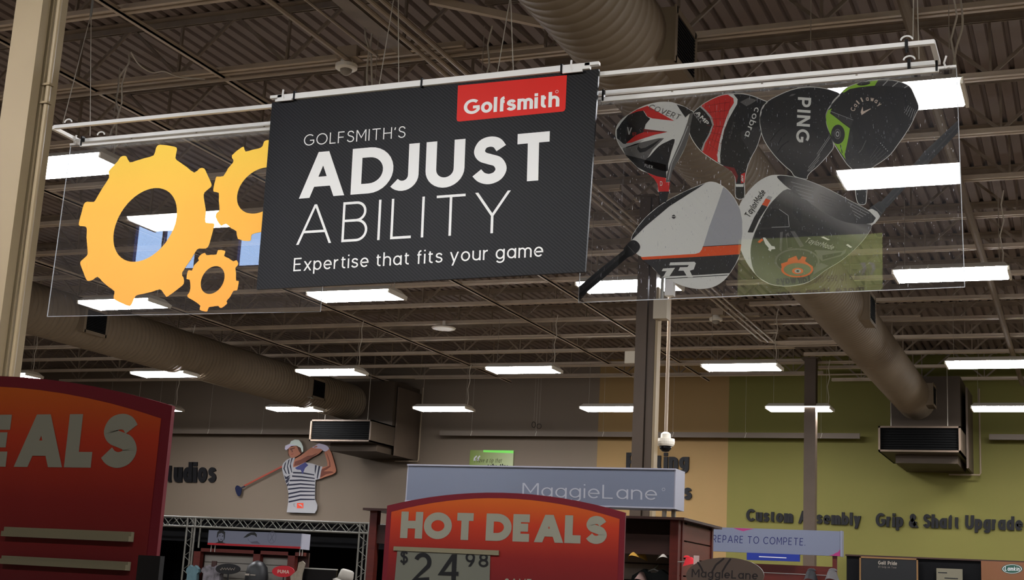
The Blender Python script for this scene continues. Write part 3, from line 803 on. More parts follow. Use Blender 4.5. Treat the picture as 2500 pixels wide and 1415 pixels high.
# ---- club prints: flat colour fields of the printed sheet
def NB(x, y): return rp_(1480 + x / 4.421, 180 + y / 4.421)
def CB(x, y): return rp_(1840 + x / 4.288, 170 + y / 4.288)
def RB(x, y): return rp_(1400 + x / 4.287, 420 + y / 4.287)
def TB(x, y): return rp_(1780 + x / 4.162, 400 + y / 4.162)
k_ = [0]
def field(parent, f, pts, M, name='print_field', lvl=1, sm=3, base=.0095):
    lp_ = [f(*p) for p in (smooth_loop(pts, sm) if sm else pts)]
    return obj(name, MB().flat([lp_], base - .0008 * lvl, 0), M, parent)
def line(parent, f, pts, wd, M, lvl=4, name='print_line'):
    mb = MB(); P = [Vector(f(*p)) for p in pts]
    for a, b in zip(P, P[1:]):
        d_ = (b - a).normalized(); n_ = Vector((-d_.y, d_.x)) * wd / 2
        add_quad(mb, [a - n_, b - n_, b + n_, a + n_], .0095 - .0008 * lvl, 0)
    return obj(name, mb, M, parent)
def ptext(parent, f, s, wt, BL, BR, TL, M, lvl=5, **k):
    return letters(parent, s, wt, f(*BL), f(*BR), f(*TL), M, y=.0095 - .0008 * lvl, **k)
def club(name, f, pts, M, sm=3):
    lp_ = [f(*p) for p in smooth_loop(pts, sm)]
    o = obj(name, MB().flat([lp_], .0095, 0), M, rt_)
    # the pale cut line printed round each head
    mb = MB(); n = len(lp_)
    for i in range(n):
        a, b = Vector(lp_[i]), Vector(lp_[(i + 1) % n])
        if (b - a).length < 1e-5: continue
        d_ = (b - a).normalized(); n_ = Vector((-d_.y, d_.x)) * .0018
        add_quad(mb, [a - n_, b - n_, b + n_, a + n_], .0092, 0)
    obj('cut_line', mb, PW, o)
    return o
PW = mat('club_white', (226, 222, 212), 0.4)
PS = mat('club_silver', (176, 172, 166), 0.4)
PG = mat('club_grey', (96, 92, 88), 0.4)
PD = mat('club_dark_grey', (46, 43, 42), 0.4)
PK = mat('club_black', (17, 15, 15), 0.4)
PR = mat('club_red', (206, 34, 28), 0.4)
PRD = mat('club_dark_red', (120, 18, 18), 0.4)
PGN = mat('club_green', (148, 196, 40), 0.4)
PO = mat('club_orange', (232, 84, 26), 0.4)

# shaft fields first (they pass behind the heads)
ax_, az_ = RB(640, 780); 
field(rt_, RB, [(520,812),(575,765),(650,850),(560,890),(330,1090),(150,1240),(52,1352),(50,1195),(250,1025)], PK, 'shaft_print', 0, 0)
field(rt_, TB, [(1530,390),(1600,445),(1835,185),(2330,-330),(2330,-455),(1980,-130),(1735,175)], PK, 'shaft_print', 0, 0)
line(rt_, TB, [(1600,400),(1790,190),(2330,-400)], .008, PD, 1)
line(rt_, RB, [(560,810),(300,1040),(52,1260)], .012, PD, 1)
# head with white and red crown
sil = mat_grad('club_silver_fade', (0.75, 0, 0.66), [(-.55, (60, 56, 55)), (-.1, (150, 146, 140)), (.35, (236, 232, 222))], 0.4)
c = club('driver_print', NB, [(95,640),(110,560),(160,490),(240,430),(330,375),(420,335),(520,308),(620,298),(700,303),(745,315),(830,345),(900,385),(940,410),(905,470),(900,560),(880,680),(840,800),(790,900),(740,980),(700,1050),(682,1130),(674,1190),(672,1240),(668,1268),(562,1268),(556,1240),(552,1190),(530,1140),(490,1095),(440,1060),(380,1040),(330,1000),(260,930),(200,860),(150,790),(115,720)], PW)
field(c, NB, [(110,690),(108,600),(160,520),(230,440),(320,405),(390,385),(430,450),(470,480),(420,540),(395,635),(310,660),(205,752),(178,750)], PK, lvl=1, sm=0)
field(c, NB, [(240,435),(330,380),(440,340),(480,362),(600,430),(727,502),(620,490),(490,475),(440,455),(400,392),(330,402)], PR, lvl=2, sm=0)
field(c, NB, [(210,745),(310,660),(400,625),(655,622),(520,652),(380,697),(270,737)], PR, lvl=2, sm=0)
field(c, NB, [(398,590),(655,620),(400,626)], PRD, lvl=2, sm=0)
field(c, NB, [(110,700),(178,752),(205,750),(270,737),(400,705),(330,760),(180,800),(150,780)], PS, lvl=1, sm=0)
field(c, NB, [(170,800),(300,752),(560,690),(620,690),(500,810),(430,920),(400,965),(440,1060),(330,1000),(200,865)], PG, lvl=1, sm=0)
field(c, NB, [(200,870),(330,900),(440,930),(640,975),(645,1120),(540,1100),(440,1062),(330,1002)], PK, lvl=2, sm=0)
field(c, NB, [(735,702),(700,830),(664,970),(640,1050),(410,962),(470,880),(560,780),(650,728)], PK, lvl=2)
field(c, NB, [(330,805),(352,745),(346,782),(370,802),(420,792),(500,748),(597,688),(510,772),(420,832),(360,846)], PK, lvl=3, sm=0)
field(c, NB, [(905,400),(938,412),(905,560),(882,690),(842,800),(780,920),(712,1040),(682,1160),(640,1162),(650,1080),(690,960),(760,800),(830,640),(872,520)], PG, lvl=3, sm=0)
line(c, NB, [(880,560),(800,760),(705,960),(665,1140)], .005, PS, 4)
field(c, NB, [(755,325),(840,350),(935,407),(885,432),(850,466),(812,412)], PK, lvl=3, sm=0)
field(c, NB, [(440,1065),(540,1100),(640,1120),(640,1166),(686,1166),(672,1266),(560,1266),(550,1190),(516,1130)], PR, lvl=3, sm=0)
field(rt_, NB, [(564,1268),(668,1266),(658,1345),(640,1378),(572,1392)], PK, 'ferrule_print', 1, 0)
ptext(c, NB, 'D', .16, (578, 1205), (604, 1205), (578, 1155), PW)
ptext(c, NB, 'COVERT', .1, (448, 372), (778, 492), (480, 322), PG, gap=.2)
ptext(c, NB, 'FLEX', .16, (412, 1000), (500, 1020), (414, 968), PS)
ptext(c, NB, 'V', .2, (216, 648), (270, 656), (222, 570), PS); ptext(c, NB, 'R', .2, (282, 668), (330, 660), (276, 632), PRD)
# head with red band
c = club('driver_print', NB, [(880,560),(890,500),(930,420),(980,370),(1060,310),(1160,255),(1260,222),(1370,208),(1480,212),(1580,235),(1680,275),(1735,300),(1690,340),(1660,420),(1655,520),(1670,620),(1650,700),(1620,790),(1570,880),(1530,970),(1505,1060),(1492,1130),(1488,1180),(1485,1330),(1395,1330),(1390,1180),(1385,1110),(1350,1050),(1290,1005),(1200,955),(1100,890),(1010,820),(940,730),(895,640)], PK)
field(c, NB, [(1020,345),(1110,285),(1220,235),(1310,220),(1370,260),(1375,310),(1330,380),(1290,480),(1250,600),(1215,740),(1195,870),(1197,945),(1130,900),(1030,830),(1060,740),(1110,650),(1150,540),(1130,460),(1075,395)], PR)
sil_pts = [(1310,220),(1370,215),(1415,270),(1410,320),(1370,390),(1320,480),(1270,600),(1240,740),(1225,880),(1230,962),(1200,945),(1195,870),(1215,740),(1250,600),(1290,480),(1330,380),(1375,310),(1370,260)]
field(c, NB, sil_pts, PW, lvl=2, sm=0)
field(c, NB, [(1000,345),(1020,338),(1078,393),(1138,463),(1158,545),(1118,652),(1062,747),(1040,832),(1020,815),(1050,740),(1100,650),(1140,545),(1115,467),(1060,402)], PS, lvl=2, sm=0)
field(c, NB, [(1440,300),(1535,252),(1625,278),(1560,320),(1510,345)], PG, lvl=2, sm=0)
field(c, NB, [(1450,620),(1640,560),(1660,640),(1620,780),(1560,880),(1500,760),(1450,690)], PD, lvl=1, sm=0)
field(c, NB, [(1250,985),(1380,1010),(1420,1100),(1400,1180),(1388,1110),(1350,1050),(1290,1008)], PRD, lvl=2, sm=0)
field(c, NB, [(1450,1080),(1495,1060),(1490,1170),(1450,1175)], PR, lvl=2, sm=0)
field(c, NB, [(1395,1185),(1480,1185),(1478,1215),(1398,1215)], PW, lvl=2, sm=0)
for k in range(7):
    a = k / 7; line(c, NB, [(1040 + 60 * a + 20, 345 + 60 * a + k * 60), (1330 - 18 * k, 300 + 90 * k)], .0016, PRD, 3)
for k in range(5): line(c, NB, [(1100 + 60 * k, 300 - 10 * k), (1150 + 38 * k, 560 - 8 * k), (1070 + 35 * k, 830)], .0014, PRD, 3)
ptext(c, NB, 'AMP', .2, (958, 418), (1080, 552), (990, 392), PW, gap=.12)
ptext(c, NB, 'CELL', .16, (940, 430), (1020, 535), (958, 412), PS, gap=.12)
ptext(c, NB, 'cobra', .13, (1605, 352), (1490, 662), (1668, 376), PW, gap=.16)
ptext(c, NB, 'SmartPad', .12, (1372, 512), (1318, 690), (1392, 518), PG, gap=.2)
ptext(c, NB, 'AMP', .2, (1454, 1090), (1454, 1160), (1478, 1090), PW)
# black head
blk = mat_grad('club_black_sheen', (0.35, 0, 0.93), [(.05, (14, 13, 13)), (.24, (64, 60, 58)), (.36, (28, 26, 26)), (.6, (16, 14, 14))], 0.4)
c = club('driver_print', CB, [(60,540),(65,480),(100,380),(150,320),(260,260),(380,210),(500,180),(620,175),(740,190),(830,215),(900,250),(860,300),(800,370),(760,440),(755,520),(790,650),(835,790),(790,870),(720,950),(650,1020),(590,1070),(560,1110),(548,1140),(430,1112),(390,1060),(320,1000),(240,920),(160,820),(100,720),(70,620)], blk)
ptext(c, CB, 'PING', .19, (462, 283), (440, 752), (600, 292), PW, gap=.2)
field(c, CB, ell(140, 430, 62, 0, 0, 45, lambda a, b: (a, b), 20), PK, lvl=1, sm=0)
for a, b in (((170, 745), (330, 575)), ((245, 790), (348, 655)), ((245, 860), (365, 740))): line(c, CB, [a, ((a[0] + b[0]) / 2 - 8, (a[1] + b[1]) / 2 - 14), b], .006, PK, 2)
for a, b in (((660, 880), (790, 690)), ((665, 900), (800, 700)), ((570, 1022), (690, 880)), ((558, 1058), (690, 905)), ((570, 1062), (680, 940)), ((590, 1060), (640, 1000))): line(c, CB, [a, b], .0022, PS, 3)
field(c, CB, [(365,275),(395,250),(438,248),(410,268)], PG, lvl=2, sm=0)
# black head with green badges
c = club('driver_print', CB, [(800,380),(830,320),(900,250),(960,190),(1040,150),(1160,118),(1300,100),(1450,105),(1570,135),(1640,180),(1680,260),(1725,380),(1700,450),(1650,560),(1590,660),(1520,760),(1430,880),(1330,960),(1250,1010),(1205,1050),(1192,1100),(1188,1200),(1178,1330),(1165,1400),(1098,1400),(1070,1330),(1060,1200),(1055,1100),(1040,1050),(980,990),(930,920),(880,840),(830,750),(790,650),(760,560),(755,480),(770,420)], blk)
field(c, CB, [(918,235),(980,180),(1080,140),(1300,104),(1265,162),(1100,178),(1000,198),(950,232)], PGN, lvl=2, sm=0)
field(c, CB, ell(1150, 140, 70, -8, 0, 20, lambda a, b: (a, b), 20), PK, lvl=3, sm=0)
field(c, CB, [(1300,104),(1450,108),(1570,138),(1640,184),(1560,185),(1400,165),(1265,162)], PD, lvl=2, sm=0)
for a, b in (((1350, 162), (1400, 110)), ((1450, 172), (1510, 124)), ((1575, 185), (1620, 160))): line(c, CB, [a, b], .005, PS, 3)
field(c, CB, [(815,400),(797,452),(850,490),(930,555),(1005,610),(990,700),(970,800),(950,880),(960,935),(900,850),(840,760),(790,650),(760,560),(754,480),(775,420)], PGN, lvl=2, sm=0)
field(c, CB, ell(880, 672, 72, 0, 0, 102, lambda a, b: (a, b), 28), PK, lvl=3, sm=0)
for r_, M_ in ((44, PG), (34, PK), (24, PS), (14, PK)): field(c, CB, ell(876, 670, r_ * .8, 0, 0, r_ * 1.25, lambda a, b: (a, b), 20), M_, lvl=4 + (50 - r_) * .03, sm=0)
field(c, CB, [(800,425),(1042,520),(1010,602),(930,545),(855,485)], PD, lvl=3, sm=0)
line(c, CB, [(800, 430), (1040, 522)], .002, PS, 4)
line(c, CB, [(905, 780), (925, 870)], .004, PK, 4)
field(c, CB, [(1010,640),(1040,700),(1030,800),(1090,870),(1000,930),(955,900),(975,800)], PD, lvl=1)
line(c, CB, [(1095, 868), (1130, 830), (1175, 735)], .004, PG, 3)
field(c, CB, [(1138,380),(1145,432),(1218,402),(1226,406),(1128,470),(1118,440)], mat('club_copper', (220, 196, 176), 0.4), lvl=3, sm=0)
word = 'Callaway'
for i, ch in enumerate(word):
    a = math.radians(168 - i * 17.5); cx, cyy, R_ = 1195, 462, 140
    bx0 = (cx + R_ * math.cos(a), cyy - R_ * math.sin(a)); ux = (math.sin(a), math.cos(a)); vx = (math.cos(a), -math.sin(a))
    wd0 = 36 if ch in 'Cw' else (14 if ch == 'l' else 28); hh = 48
    ptext(c, CB, ch, .16, bx0, (bx0[0] + ux[0] * wd0, bx0[1] + ux[1] * wd0), (bx0[0] + vx[0] * hh, bx0[1] + vx[1] * hh), MATS['club_copper'])
for k in range(5): line(c, CB, [(1575 + 22 * k, 450 + 30 * k * .6), (1620 + 18 * k, 370 + 12 * k)], .002, PS, 3)
for k in range(5): line(c, CB, [(1215 + 5 * k, 920 + 25 * k), (1300 + 28 * k, 795 + 22 * k)], .002, PG, 3)
for k in range(5): field(c, CB, ell(1327 + 18 * k, 765 + 20 * k, 4, 0, 0, 5, lambda a, b: (a, b), 8), PW, lvl=3, sm=0)
for k in range(3): field(c, CB, ell(1430 + 32 * k, 730 - 50 * k, 18, 0, 0, 26, lambda a, b: (a, b), 14), PD, lvl=2, sm=0)
# white crown
c = club('driver_print', RB, [(600,710),(612,660),(660,580),(750,470),(880,360),(1020,270),(1180,190),(1380,108),(1450,98),(1520,120),(1600,175),(1680,270),(1740,390),(1762,500),(1765,640),(1735,860),(1690,960),(1620,1070),(1540,1150),(1440,1200),(1320,1215),(1200,1200),(1080,1160),(1000,1120),(920,1080),(830,1000),(740,900),(660,850),(610,790)], PW)
field(c, RB, [(600,713),(612,660),(660,580),(750,470),(880,360),(1020,270),(1180,190),(1380,108),(1300,162),(1000,352),(750,562),(650,662)], PK, lvl=1, sm=0)
field(c, RB, [(1565,150),(1610,185),(1680,270),(1740,390),(1762,500),(1763,640),(1745,770),(1350,782),(1420,560),(1500,340)], mat('club_pale_grey', (168, 166, 168), 0.4), lvl=1, sm=0)
field(c, RB, [(700,885),(1270,851),(1315,838),(1340,805),(1350,775),(1752,752),(1738,855),(1300,882),(720,913)], PO, lvl=2, sm=0)
line(c, RB, [(1350, 775), (1752, 752)], .003, PK, 3)
field(c, RB, [(722,913),(1300,882),(1737,857),(1690,960),(1632,1052),(1250,1075),(912,1088),(830,1000)], PD, lvl=1, sm=0)
line(c, RB, [(960, 1110), (1610, 1072)], .003, PD, 3)
for pts in ([(1010,942),(1262,934),(1278,950),(1256,1015),(1215,1028),(1248,1098),(1192,1098),(1150,1028),(1095,1028),(1112,992),(1190,990),(1206,968),(1000,972)], [(935,1005),(1060,998),(1000,1088),(935,1092),(972,1032),(920,1032)]): field(c, RB, pts, PW, lvl=4, sm=0)
field(c, RB, [(1025,470),(1030,448),(1050,440),(1070,462),(1058,480),(1040,484)], PD, lvl=3, sm=0); line(c, RB, [(1028, 460), (1066, 462)], .003, PW, 4)
field(rt_, RB, [(520,800),(545,765),(600,712),(650,714),(688,752),(690,795),(645,850),(580,872),(540,850)], PK, 'hosel_print', 3)
line(rt_, RB, [(565, 765), (640, 848)], .003, PG, 5)
# sole with weight port
c = club('driver_print', TB, [(60,640),(70,540),(110,400),(190,280),(290,180),(400,120),(490,108),(620,120),(780,160),(950,225),(1100,300),(1250,380),(1400,460),(1490,540),(1440,610),(1430,670),(1350,780),(1250,880),(1130,980),(980,1070),(860,1160),(760,1210),(600,1235),(450,1225),(360,1190),(280,1130),(180,1000),(110,850),(75,740)], PW)
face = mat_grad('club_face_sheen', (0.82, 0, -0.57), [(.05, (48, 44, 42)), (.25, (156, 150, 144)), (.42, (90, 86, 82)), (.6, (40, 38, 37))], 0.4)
body = mat_grad('club_sole_sheen', (0.5, 0, 0.86), [(-.44, (112, 112, 96)), (-.3, (60, 60, 52)), (-.16, (26, 25, 24)), (-.06, (60, 57, 54)), (.02, (124, 119, 114)), (.08, (40, 38, 38))], 0.4)  # olive lower end paints a green reflection into the print
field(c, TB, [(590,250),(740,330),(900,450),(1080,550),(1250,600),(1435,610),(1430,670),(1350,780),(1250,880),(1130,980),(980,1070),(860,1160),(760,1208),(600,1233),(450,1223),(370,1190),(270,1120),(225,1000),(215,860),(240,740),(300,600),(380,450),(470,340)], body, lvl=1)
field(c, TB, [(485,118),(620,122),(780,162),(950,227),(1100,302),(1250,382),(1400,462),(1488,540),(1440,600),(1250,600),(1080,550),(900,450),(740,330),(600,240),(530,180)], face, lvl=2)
for k in range(5): line(c, TB, [(625 + 25 * k, 178 + 40 * k), (850 + 8 * k - (k > 1) * 20, 240 + 36 * k)], .0022, PS, 3)
for k in range(5): line(c, TB, [(1205 + 22 * k, 385 + 42 * k), (1420 - 30 * k, 500 + 16 * k)], .0022, PS, 3)
for k in range(4): line(c, TB, [(920 + 16 * k, 300 + 36 * k), (1130 - 4 * k, 380 + 26 * k)], .0014, PG, 3)
field(c, TB, [(185,690),(250,540),(330,410),(385,430),(300,560),(240,692)], PK, lvl=2, sm=0)
field(c, TB, [(330,410),(370,345),(418,365),(385,427)], PO, lvl=2, sm=0)
field(c, TB, [(370,345),(395,318),(437,330),(418,365)], PS, lvl=2, sm=0)
ptext(c, TB, 'TaylorMade', .14, (205, 545), (372, 282), (150, 510), PD, gap=.15)
field(c, TB, [(430,448),(500,455),(600,520),(608,632),(320,640),(370,540)], PK, lvl=2, sm=0); line(c, TB, [(505, 455), (598, 520), (608, 634), (430, 640)], .003, PS, 3)
field(c, TB, [(270,670),(560,640),(690,660),(930,720),(1240,790),(1240,860),(1100,800),(700,740),(255,745)], PK, lvl=2, sm=0)
for pts in ([(515,690),(545,685),(530,890),(510,870)], [(572,710),(600,690),(640,850),(590,862)], [(620,680),(665,680),(760,830),(720,845)], [(870,870),(1150,880),(1190,860),(1180,900),(1140,930),(940,985),(900,940)], [(860,1060),(930,1000),(1010,1030),(850,1120)]): field(c, TB, pts, PG, lvl=3, sm=0)
field(c, TB, [(585,720),(620,740),(640,840),(592,852)], PK, lvl=4, sm=0); field(c, TB, [(945,925),(1150,890),(1130,920),(950,970)], PK, lvl=4, sm=0)
I_ = lambda a, b: (a, b)
field(c, TB, ell(690, 985, 228, 0, 0, 132, I_, 36), PG, lvl=3, sm=0); field(c, TB, ell(690, 985, 208, 0, 0, 116, I_, 36), PD, lvl=4, sm=0)
field(c, TB, [(525,1010),(590,990),(600,960),(680,930),(700,975),(720,965),(740,935),(785,945),(770,985),(850,1040),(840,1080),(540,1090)], PO, lvl=5, sm=0)
field(c, TB, ell(690, 1068, 163, 0, 0, 82, I_, 36), PO, lvl=5.6, sm=0); field(c, TB, ell(692, 1070, 140, 0, 0, 66, I_, 36), mat('club_olive', (110, 108, 78), 0.4), lvl=6.2, sm=0)
field(c, TB, ell(695, 1085, 58, 0, 0, 32, I_, 24), PO, lvl=6.8, sm=0); field(c, TB, ell(697, 1086, 34, 0, 0, 20, I_, 20), PS, lvl=7.4, sm=0); field(c, TB, ell(697, 1086, 17, 0, 0, 11, I_, 6), PK, lvl=8, sm=0)
ptext(c, TB, 'TaylorMade', .15, (760, 790), (1045, 870), (800, 745), PS, lvl=6, gap=.15)
for pts, M_ in (([(285,790),(330,752),(345,770),(310,800)], PO), ([(340,745),(365,745),(430,830),(460,835),(468,860),(430,865),(420,885),(395,870),(400,850),(365,810)], PW)): field(c, TB, pts, M_, lvl=5, sm=0)
field(c, TB, [(930,740),(960,735),(1025,768),(1000,772)], PW, lvl=5, sm=0); field(c, TB, [(1185,820),(1205,810),(1250,842),(1230,850)], PW, lvl=5, sm=0)
field(rt_, TB, [(1410,462),(1450,450),(1500,480),(1535,520),(1525,545),(1480,600),(1440,625),(1490,545)], PW, 'hosel_print', 3, 0)
field(rt_, TB, [(1418,450),(1525,375),(1570,385),(1595,420),(1590,462),(1535,532),(1505,480),(1460,455)], PK, 'hosel_print', 4, 0)
line(rt_, TB, [(1470, 430), (1550, 500)], .003, PG, 6)

# ---- green banner that hangs over the shopper and mirrors in the right panel
gy = 2.0
gr = lambda px, py: (onY(px, py, 14.6 - gy).x + 2.36, onY(px, py, 14.6 - gy).z - 4.3)
gb = thing('quote_banner', 'pale green hanging banner with a quotation about fairways', 'banner', (-2.36, gy, 4.3))
a, b = gr(1803, 585), gr(2155, 730)
gm = mat('banner_green', (196, 206, 120), 0.5)
obj('sheet', MB().box(a[0], b[0], -.006, 0, b[1] - .55, a[1]), gm, gb)
ink = mat('banner_ink', (12, 14, 8), 0.6)
def gtext(s, wt, BL, BR, TL, **k):
    return letters(gb, s, wt, gr(*BL), gr(*BR), gr(*TL), ink, flip=True, y=.0015, eps=-.00025, **k)
gtext("I'd like to see the", .1, (2122, 680), (1988, 690), (2120, 659)); gtext('fairways', .2, (1980, 690), (1895, 694), (1978, 671), gap=.08)
gtext('more than ever', .17, (2110, 712), (1895, 724), (2108, 696))
for dx in (0, 22): obj('quote_mark', MB().flat([[gr(2100 + dx, 640), gr(2112 + dx, 640), gr(2116 + dx, 655), gr(2106 + dx, 672), gr(2102 + dx, 668), gr(2108 + dx, 656)]], .0015, 0), white_print, gb)
for xx in (-.22, b[0] - .1): obj('hanging_wire', MB().tube([(xx, 0, a[1]), (xx, 0, ZC - 4.3)], .003, 5), wire_grey, gb)

# ================================================================== on the back wall
ink_wall = mat('letter_charcoal', (14, 13, 15), 0.6)
def wall_words(name, label, rows, wt=.2, cond=.62, gap=.055):
    p0 = onY(*rows[0][1], WALL_Y)
    t = thing(name, label, 'wall lettering', (p0.x, WALL_Y - .05, p0.z))
    f = lambda q_: (onY(*q_, WALL_Y - .05).x - p0.x, onY(*q_, WALL_Y - .05).z - p0.z)
    for s_, BL, BR, TL in rows:
        letters(t, s_, wt, f(BL), f(BR), f(TL), ink_wall, cond=cond, gap=gap, space=.3, depth=.048, eps=.0008)
wall_words('wall_lettering', 'raised charcoal letters reading Custom Assembly on olive wall', [('Custom Assembly', (1821, 1271), (2101, 1282), (1822, 1241))])
wall_words('wall_lettering', 'raised charcoal letters reading Grip & Shaft Upgrades on olive wall', [('Grip & Shaft Upgrades', (2137, 1284), (2516, 1295), (2138, 1251))])
wall_words('wall_lettering', 'raised charcoal letters reading Putting on the tan wall', [('Putting', (1528, 1143), (1681, 1144), (1529, 1104)), ('Greens', (1545, 1217), (1688, 1219), (1546, 1178))])
wall_words('wall_lettering', 'raised charcoal letters reading Studios on the taupe wall', [('Studios', (380, 1176), (526, 1177), (382, 1127))])
track_m = mat('track_grey', (92, 82, 72), 0.6)
def track(label, xa, xb, n):
    t = thing('hanging_track', label, 'track', (xa, 28.9, 5.02))
    obj('track_bar', MB().box(0, xb - xa, -.03, .03, 0, .11), track_m, t)
    for k in range(n):
        xx = (xb - xa) * (k + .5) / n
        obj('track_wire', MB().tube([(xx, 0, .11), (xx, 0, ZD - 5.02)], .003, 5), wire_grey, t)
        obj('track_clip', MB().bar((xx, -.033, 0), (xx + .03, -.033, .11), .012, .006), cord_white, t)
track('dark hanging track before the taupe wall near the golfer figure', -24.0, -16.3, 5)
track('long dark hanging track crossing the taupe, tan and olive wall', -13.82, -4.34, 6)
track('dark hanging track past the air unit on the olive wall', -1.84, 3.0, 3)
for i, (px_, py_, r_, sx) in enumerate(((1303, 1036, .065, .45), (1316, 1040, .055, 1.0))):
    p = onY(px_, py_, 29.0)
    t = thing('wire_hoop', ('narrow turned wire hoop hanging over the dark track', 'round wire hoop hanging over the dark track')[i], 'hoop', p)
    obj('hoop_ring', MB().tube([(r_ * sx * math.cos(a), r_ * (1 - sx) * math.cos(a), r_ * math.sin(a)) for a in [2 * PI * k / 20 for k in range(21)]], .006, 6), ink_wall, t)
    obj('hoop_wire', MB().tube([(0, 0, r_), (0, 0, ZD - p.z)], .003, 5), wire_grey, t)
# green quotation board
p0 = onY(1200, 1120, WALL_Y - .05)
t = thing('quote_board', 'small green wall board with an italic quotation above the light box', 'wall board', p0)
f = lambda px_, py_: (onY(px_, py_, p0.y).x - p0.x, onY(px_, py_, p0.y).z - p0.z)
a, b = f(1148, 1098), f(1254, 1100)
obj('board', MB().box(a[0], b[0], 0, .045, a[1] - .62, a[1]), mat_grad('quote_green', (1, 0, 0), [(a[0], (96, 112, 50)), (b[0], (150, 158, 120))], .35), t)
obj('top_band', MB().flat([[f(1180, 1103), f(1254, 1106), f(1254, 1099), f(1180, 1098)]], -.001), mat('band_green', (120, 220, 90), .4), t)
letters(t, 'I have a tip that', .11, f(1158, 1128), f(1224, 1129), f(1161, 1117), mat('olive_ink', (50, 52, 28), .6), y=-.0012, cond=.7)
letters(t, 'take five', .24, f(1189, 1144), f(1241, 1145), f(1190, 1131), black_print, y=-.0012, cond=.6, gap=.06)
for dx in (0, 8): obj('quote_mark', MB().flat([[f(1156 + dx, 1124), f(1157 + dx, 1117), f(1163 + dx, 1111), f(1165 + dx, 1113), f(1161 + dx, 1118), f(1162 + dx, 1124)]], -.001), MATS['club_pale_grey'], t)

# ---- golfer cut-out board
GY = WALL_Y - .09
p0 = onY(735, 1252, GY)
go = thing('golfer_cutout', 'large printed cut-out of a golfer in striped shirt swinging a club', 'cutout figure', p0)
def GB(x, y):
    p = onY(560 + x / 6.433, 1050 + y / 6.433, GY); return (p.x - p0.x, p.z - p0.z)
skin = mat('print_skin', (136, 84, 62), .5); skin_d = mat('print_skin_shade', (88, 44, 30), .5)
gw = mat('print_shirt_white', (138, 136, 138), .5); gk = mat('print_navy', (24, 24, 40), .5); capw = mat('print_cap', (160, 170, 160), .35)
hair = mat('print_hair', (66, 36, 24), .6); glove = mat('print_glove', (148, 140, 154), .5)
for xx, zz in ((-.15, .2), (.1, .2), (-.05, .8)): obj('standoff', MB().box(xx, xx + .04, .02, .084, zz, zz + .04), black_plastic, go)
def gf(name, pts, M, lvl, sm=2, depth=0):
    return obj(name, MB().flat([[GB(*p) for p in (smooth_loop(pts, sm) if sm else pts)]], -.002 * lvl, depth), M, go)
gf('club_shaft', [(826, 552), (838, 574), (235, 882), (222, 862)], mat('print_shaft', (132, 52, 36), .5), 0, 0, .015)
gf('club_shaft_tip', [(240, 866), (250, 884), (170, 920), (165, 902)], gk, .3, 0, .012)
gf('club_head', [(120, 862), (160, 880), (190, 915), (185, 980), (160, 1030), (130, 1025), (100, 960), (90, 900)], mat('print_club_head', (26, 30, 50), .25), .5, 2, .015)
gf('back_arm', [(1515, 320), (1560, 280), (1600, 350), (1640, 480), (1672, 600), (1666, 660), (1600, 700), (1500, 730), (1410, 765), (1425, 680), (1450, 575), (1540, 560), (1520, 440), (1492, 345)], skin, 0, 2, .02)
gf('back_arm_shade', [(1520, 340), (1545, 420), (1570, 555), (1450, 610), (1420, 740), (1520, 690), (1640, 660), (1580, 640), (1480, 640), (1590, 570), (1560, 430)], skin_d, .4, 2)
gf('shirt', [(825,560),(850,510),(900,460),(980,425),(1030,430),(1010,500),(1003,580),(1100,540),(1190,500),(1300,520),(1400,555),(1462,570),(1440,640),(1425,720),(1420,762),(1350,780),(1345,900),(1342,1080),(1380,1170),(1375,1240),(1340,1300),(1150,1295),(1000,1290),(900,1285),(922,1140),(930,1000),(910,880),(880,800),(850,700),(830,620)], gw, .5, 1, .02)
def band(yl, ym, yr, x0, x1, th, k):
    pts = [(x0, yl), ((x0 + x1) / 2 - 20, ym), (x1, yr)]
    gf('shirt_stripe', [(p[0], p[1]) for p in pts] + [(p[0], p[1] + th * (1 if p[0] < 1200 else .7)) for p in reversed(pts)], gk, .8 + .01 * k, 0)
for k, (yl, ym, yr, x0, x1) in enumerate(((650, 655, 690, 1000, 1335), (705, 715, 745, 985, 1340), (775, 770, 790, 945, 1342), (845, 828, 850, 930, 1342), (910, 888, 900, 922, 1344), (985, 945, 950, 925, 1344), (1045, 1005, 1010, 928, 1342), (1110, 1070, 1075, 930, 1342))): band(yl, ym, yr, x0, x1, 26, k)
for k, pts in enumerate(([(870, 520), (895, 490), (870, 600), (905, 690), (880, 670), (848, 600)], [(925, 470), (950, 450), (920, 560), (950, 690), (925, 680), (905, 570)], [(975, 435), (1000, 428), (965, 530), (985, 650), (1000, 660), (975, 660), (948, 560)], [(860, 700), (890, 730), (960, 700), (920, 760), (880, 770)], [(880, 790), (940, 740), (960, 720), (925, 810), (895, 830)], [(900, 850), (940, 810), (925, 870), (910, 880)], [(1345, 545), (1375, 548), (1350, 690), (1340, 640)], [(1400, 558), (1430, 562), (1385, 770), (1372, 740)])): gf('sleeve_stripe', pts, gk, .9, 0)
gf('collar', [(1030, 590), (1110, 545), (1190, 500), (1240, 545), (1190, 590), (1150, 690), (1120, 620), (1060, 615)], mat('print_collar', (44, 46, 92), .5), 1.0, 0)
gf('trouser_logo', [(1062, 1140), (1165, 1140), (1162, 1222), (1060, 1222)], mat('print_logo_red', (190, 62, 40), .5), 1.0, 0)
gf('logo_leap', [(1080, 1160), (1120, 1160), (1145, 1180), (1150, 1215), (1130, 1190), (1100, 1178)], gw, 1.3, 0)
gf('trouser_crease', [(1000, 1150), (1040, 1140), (1020, 1170), (1045, 1210), (1010, 1190)], mat('print_grey', (120, 118, 118), .5), 1.0, 0)
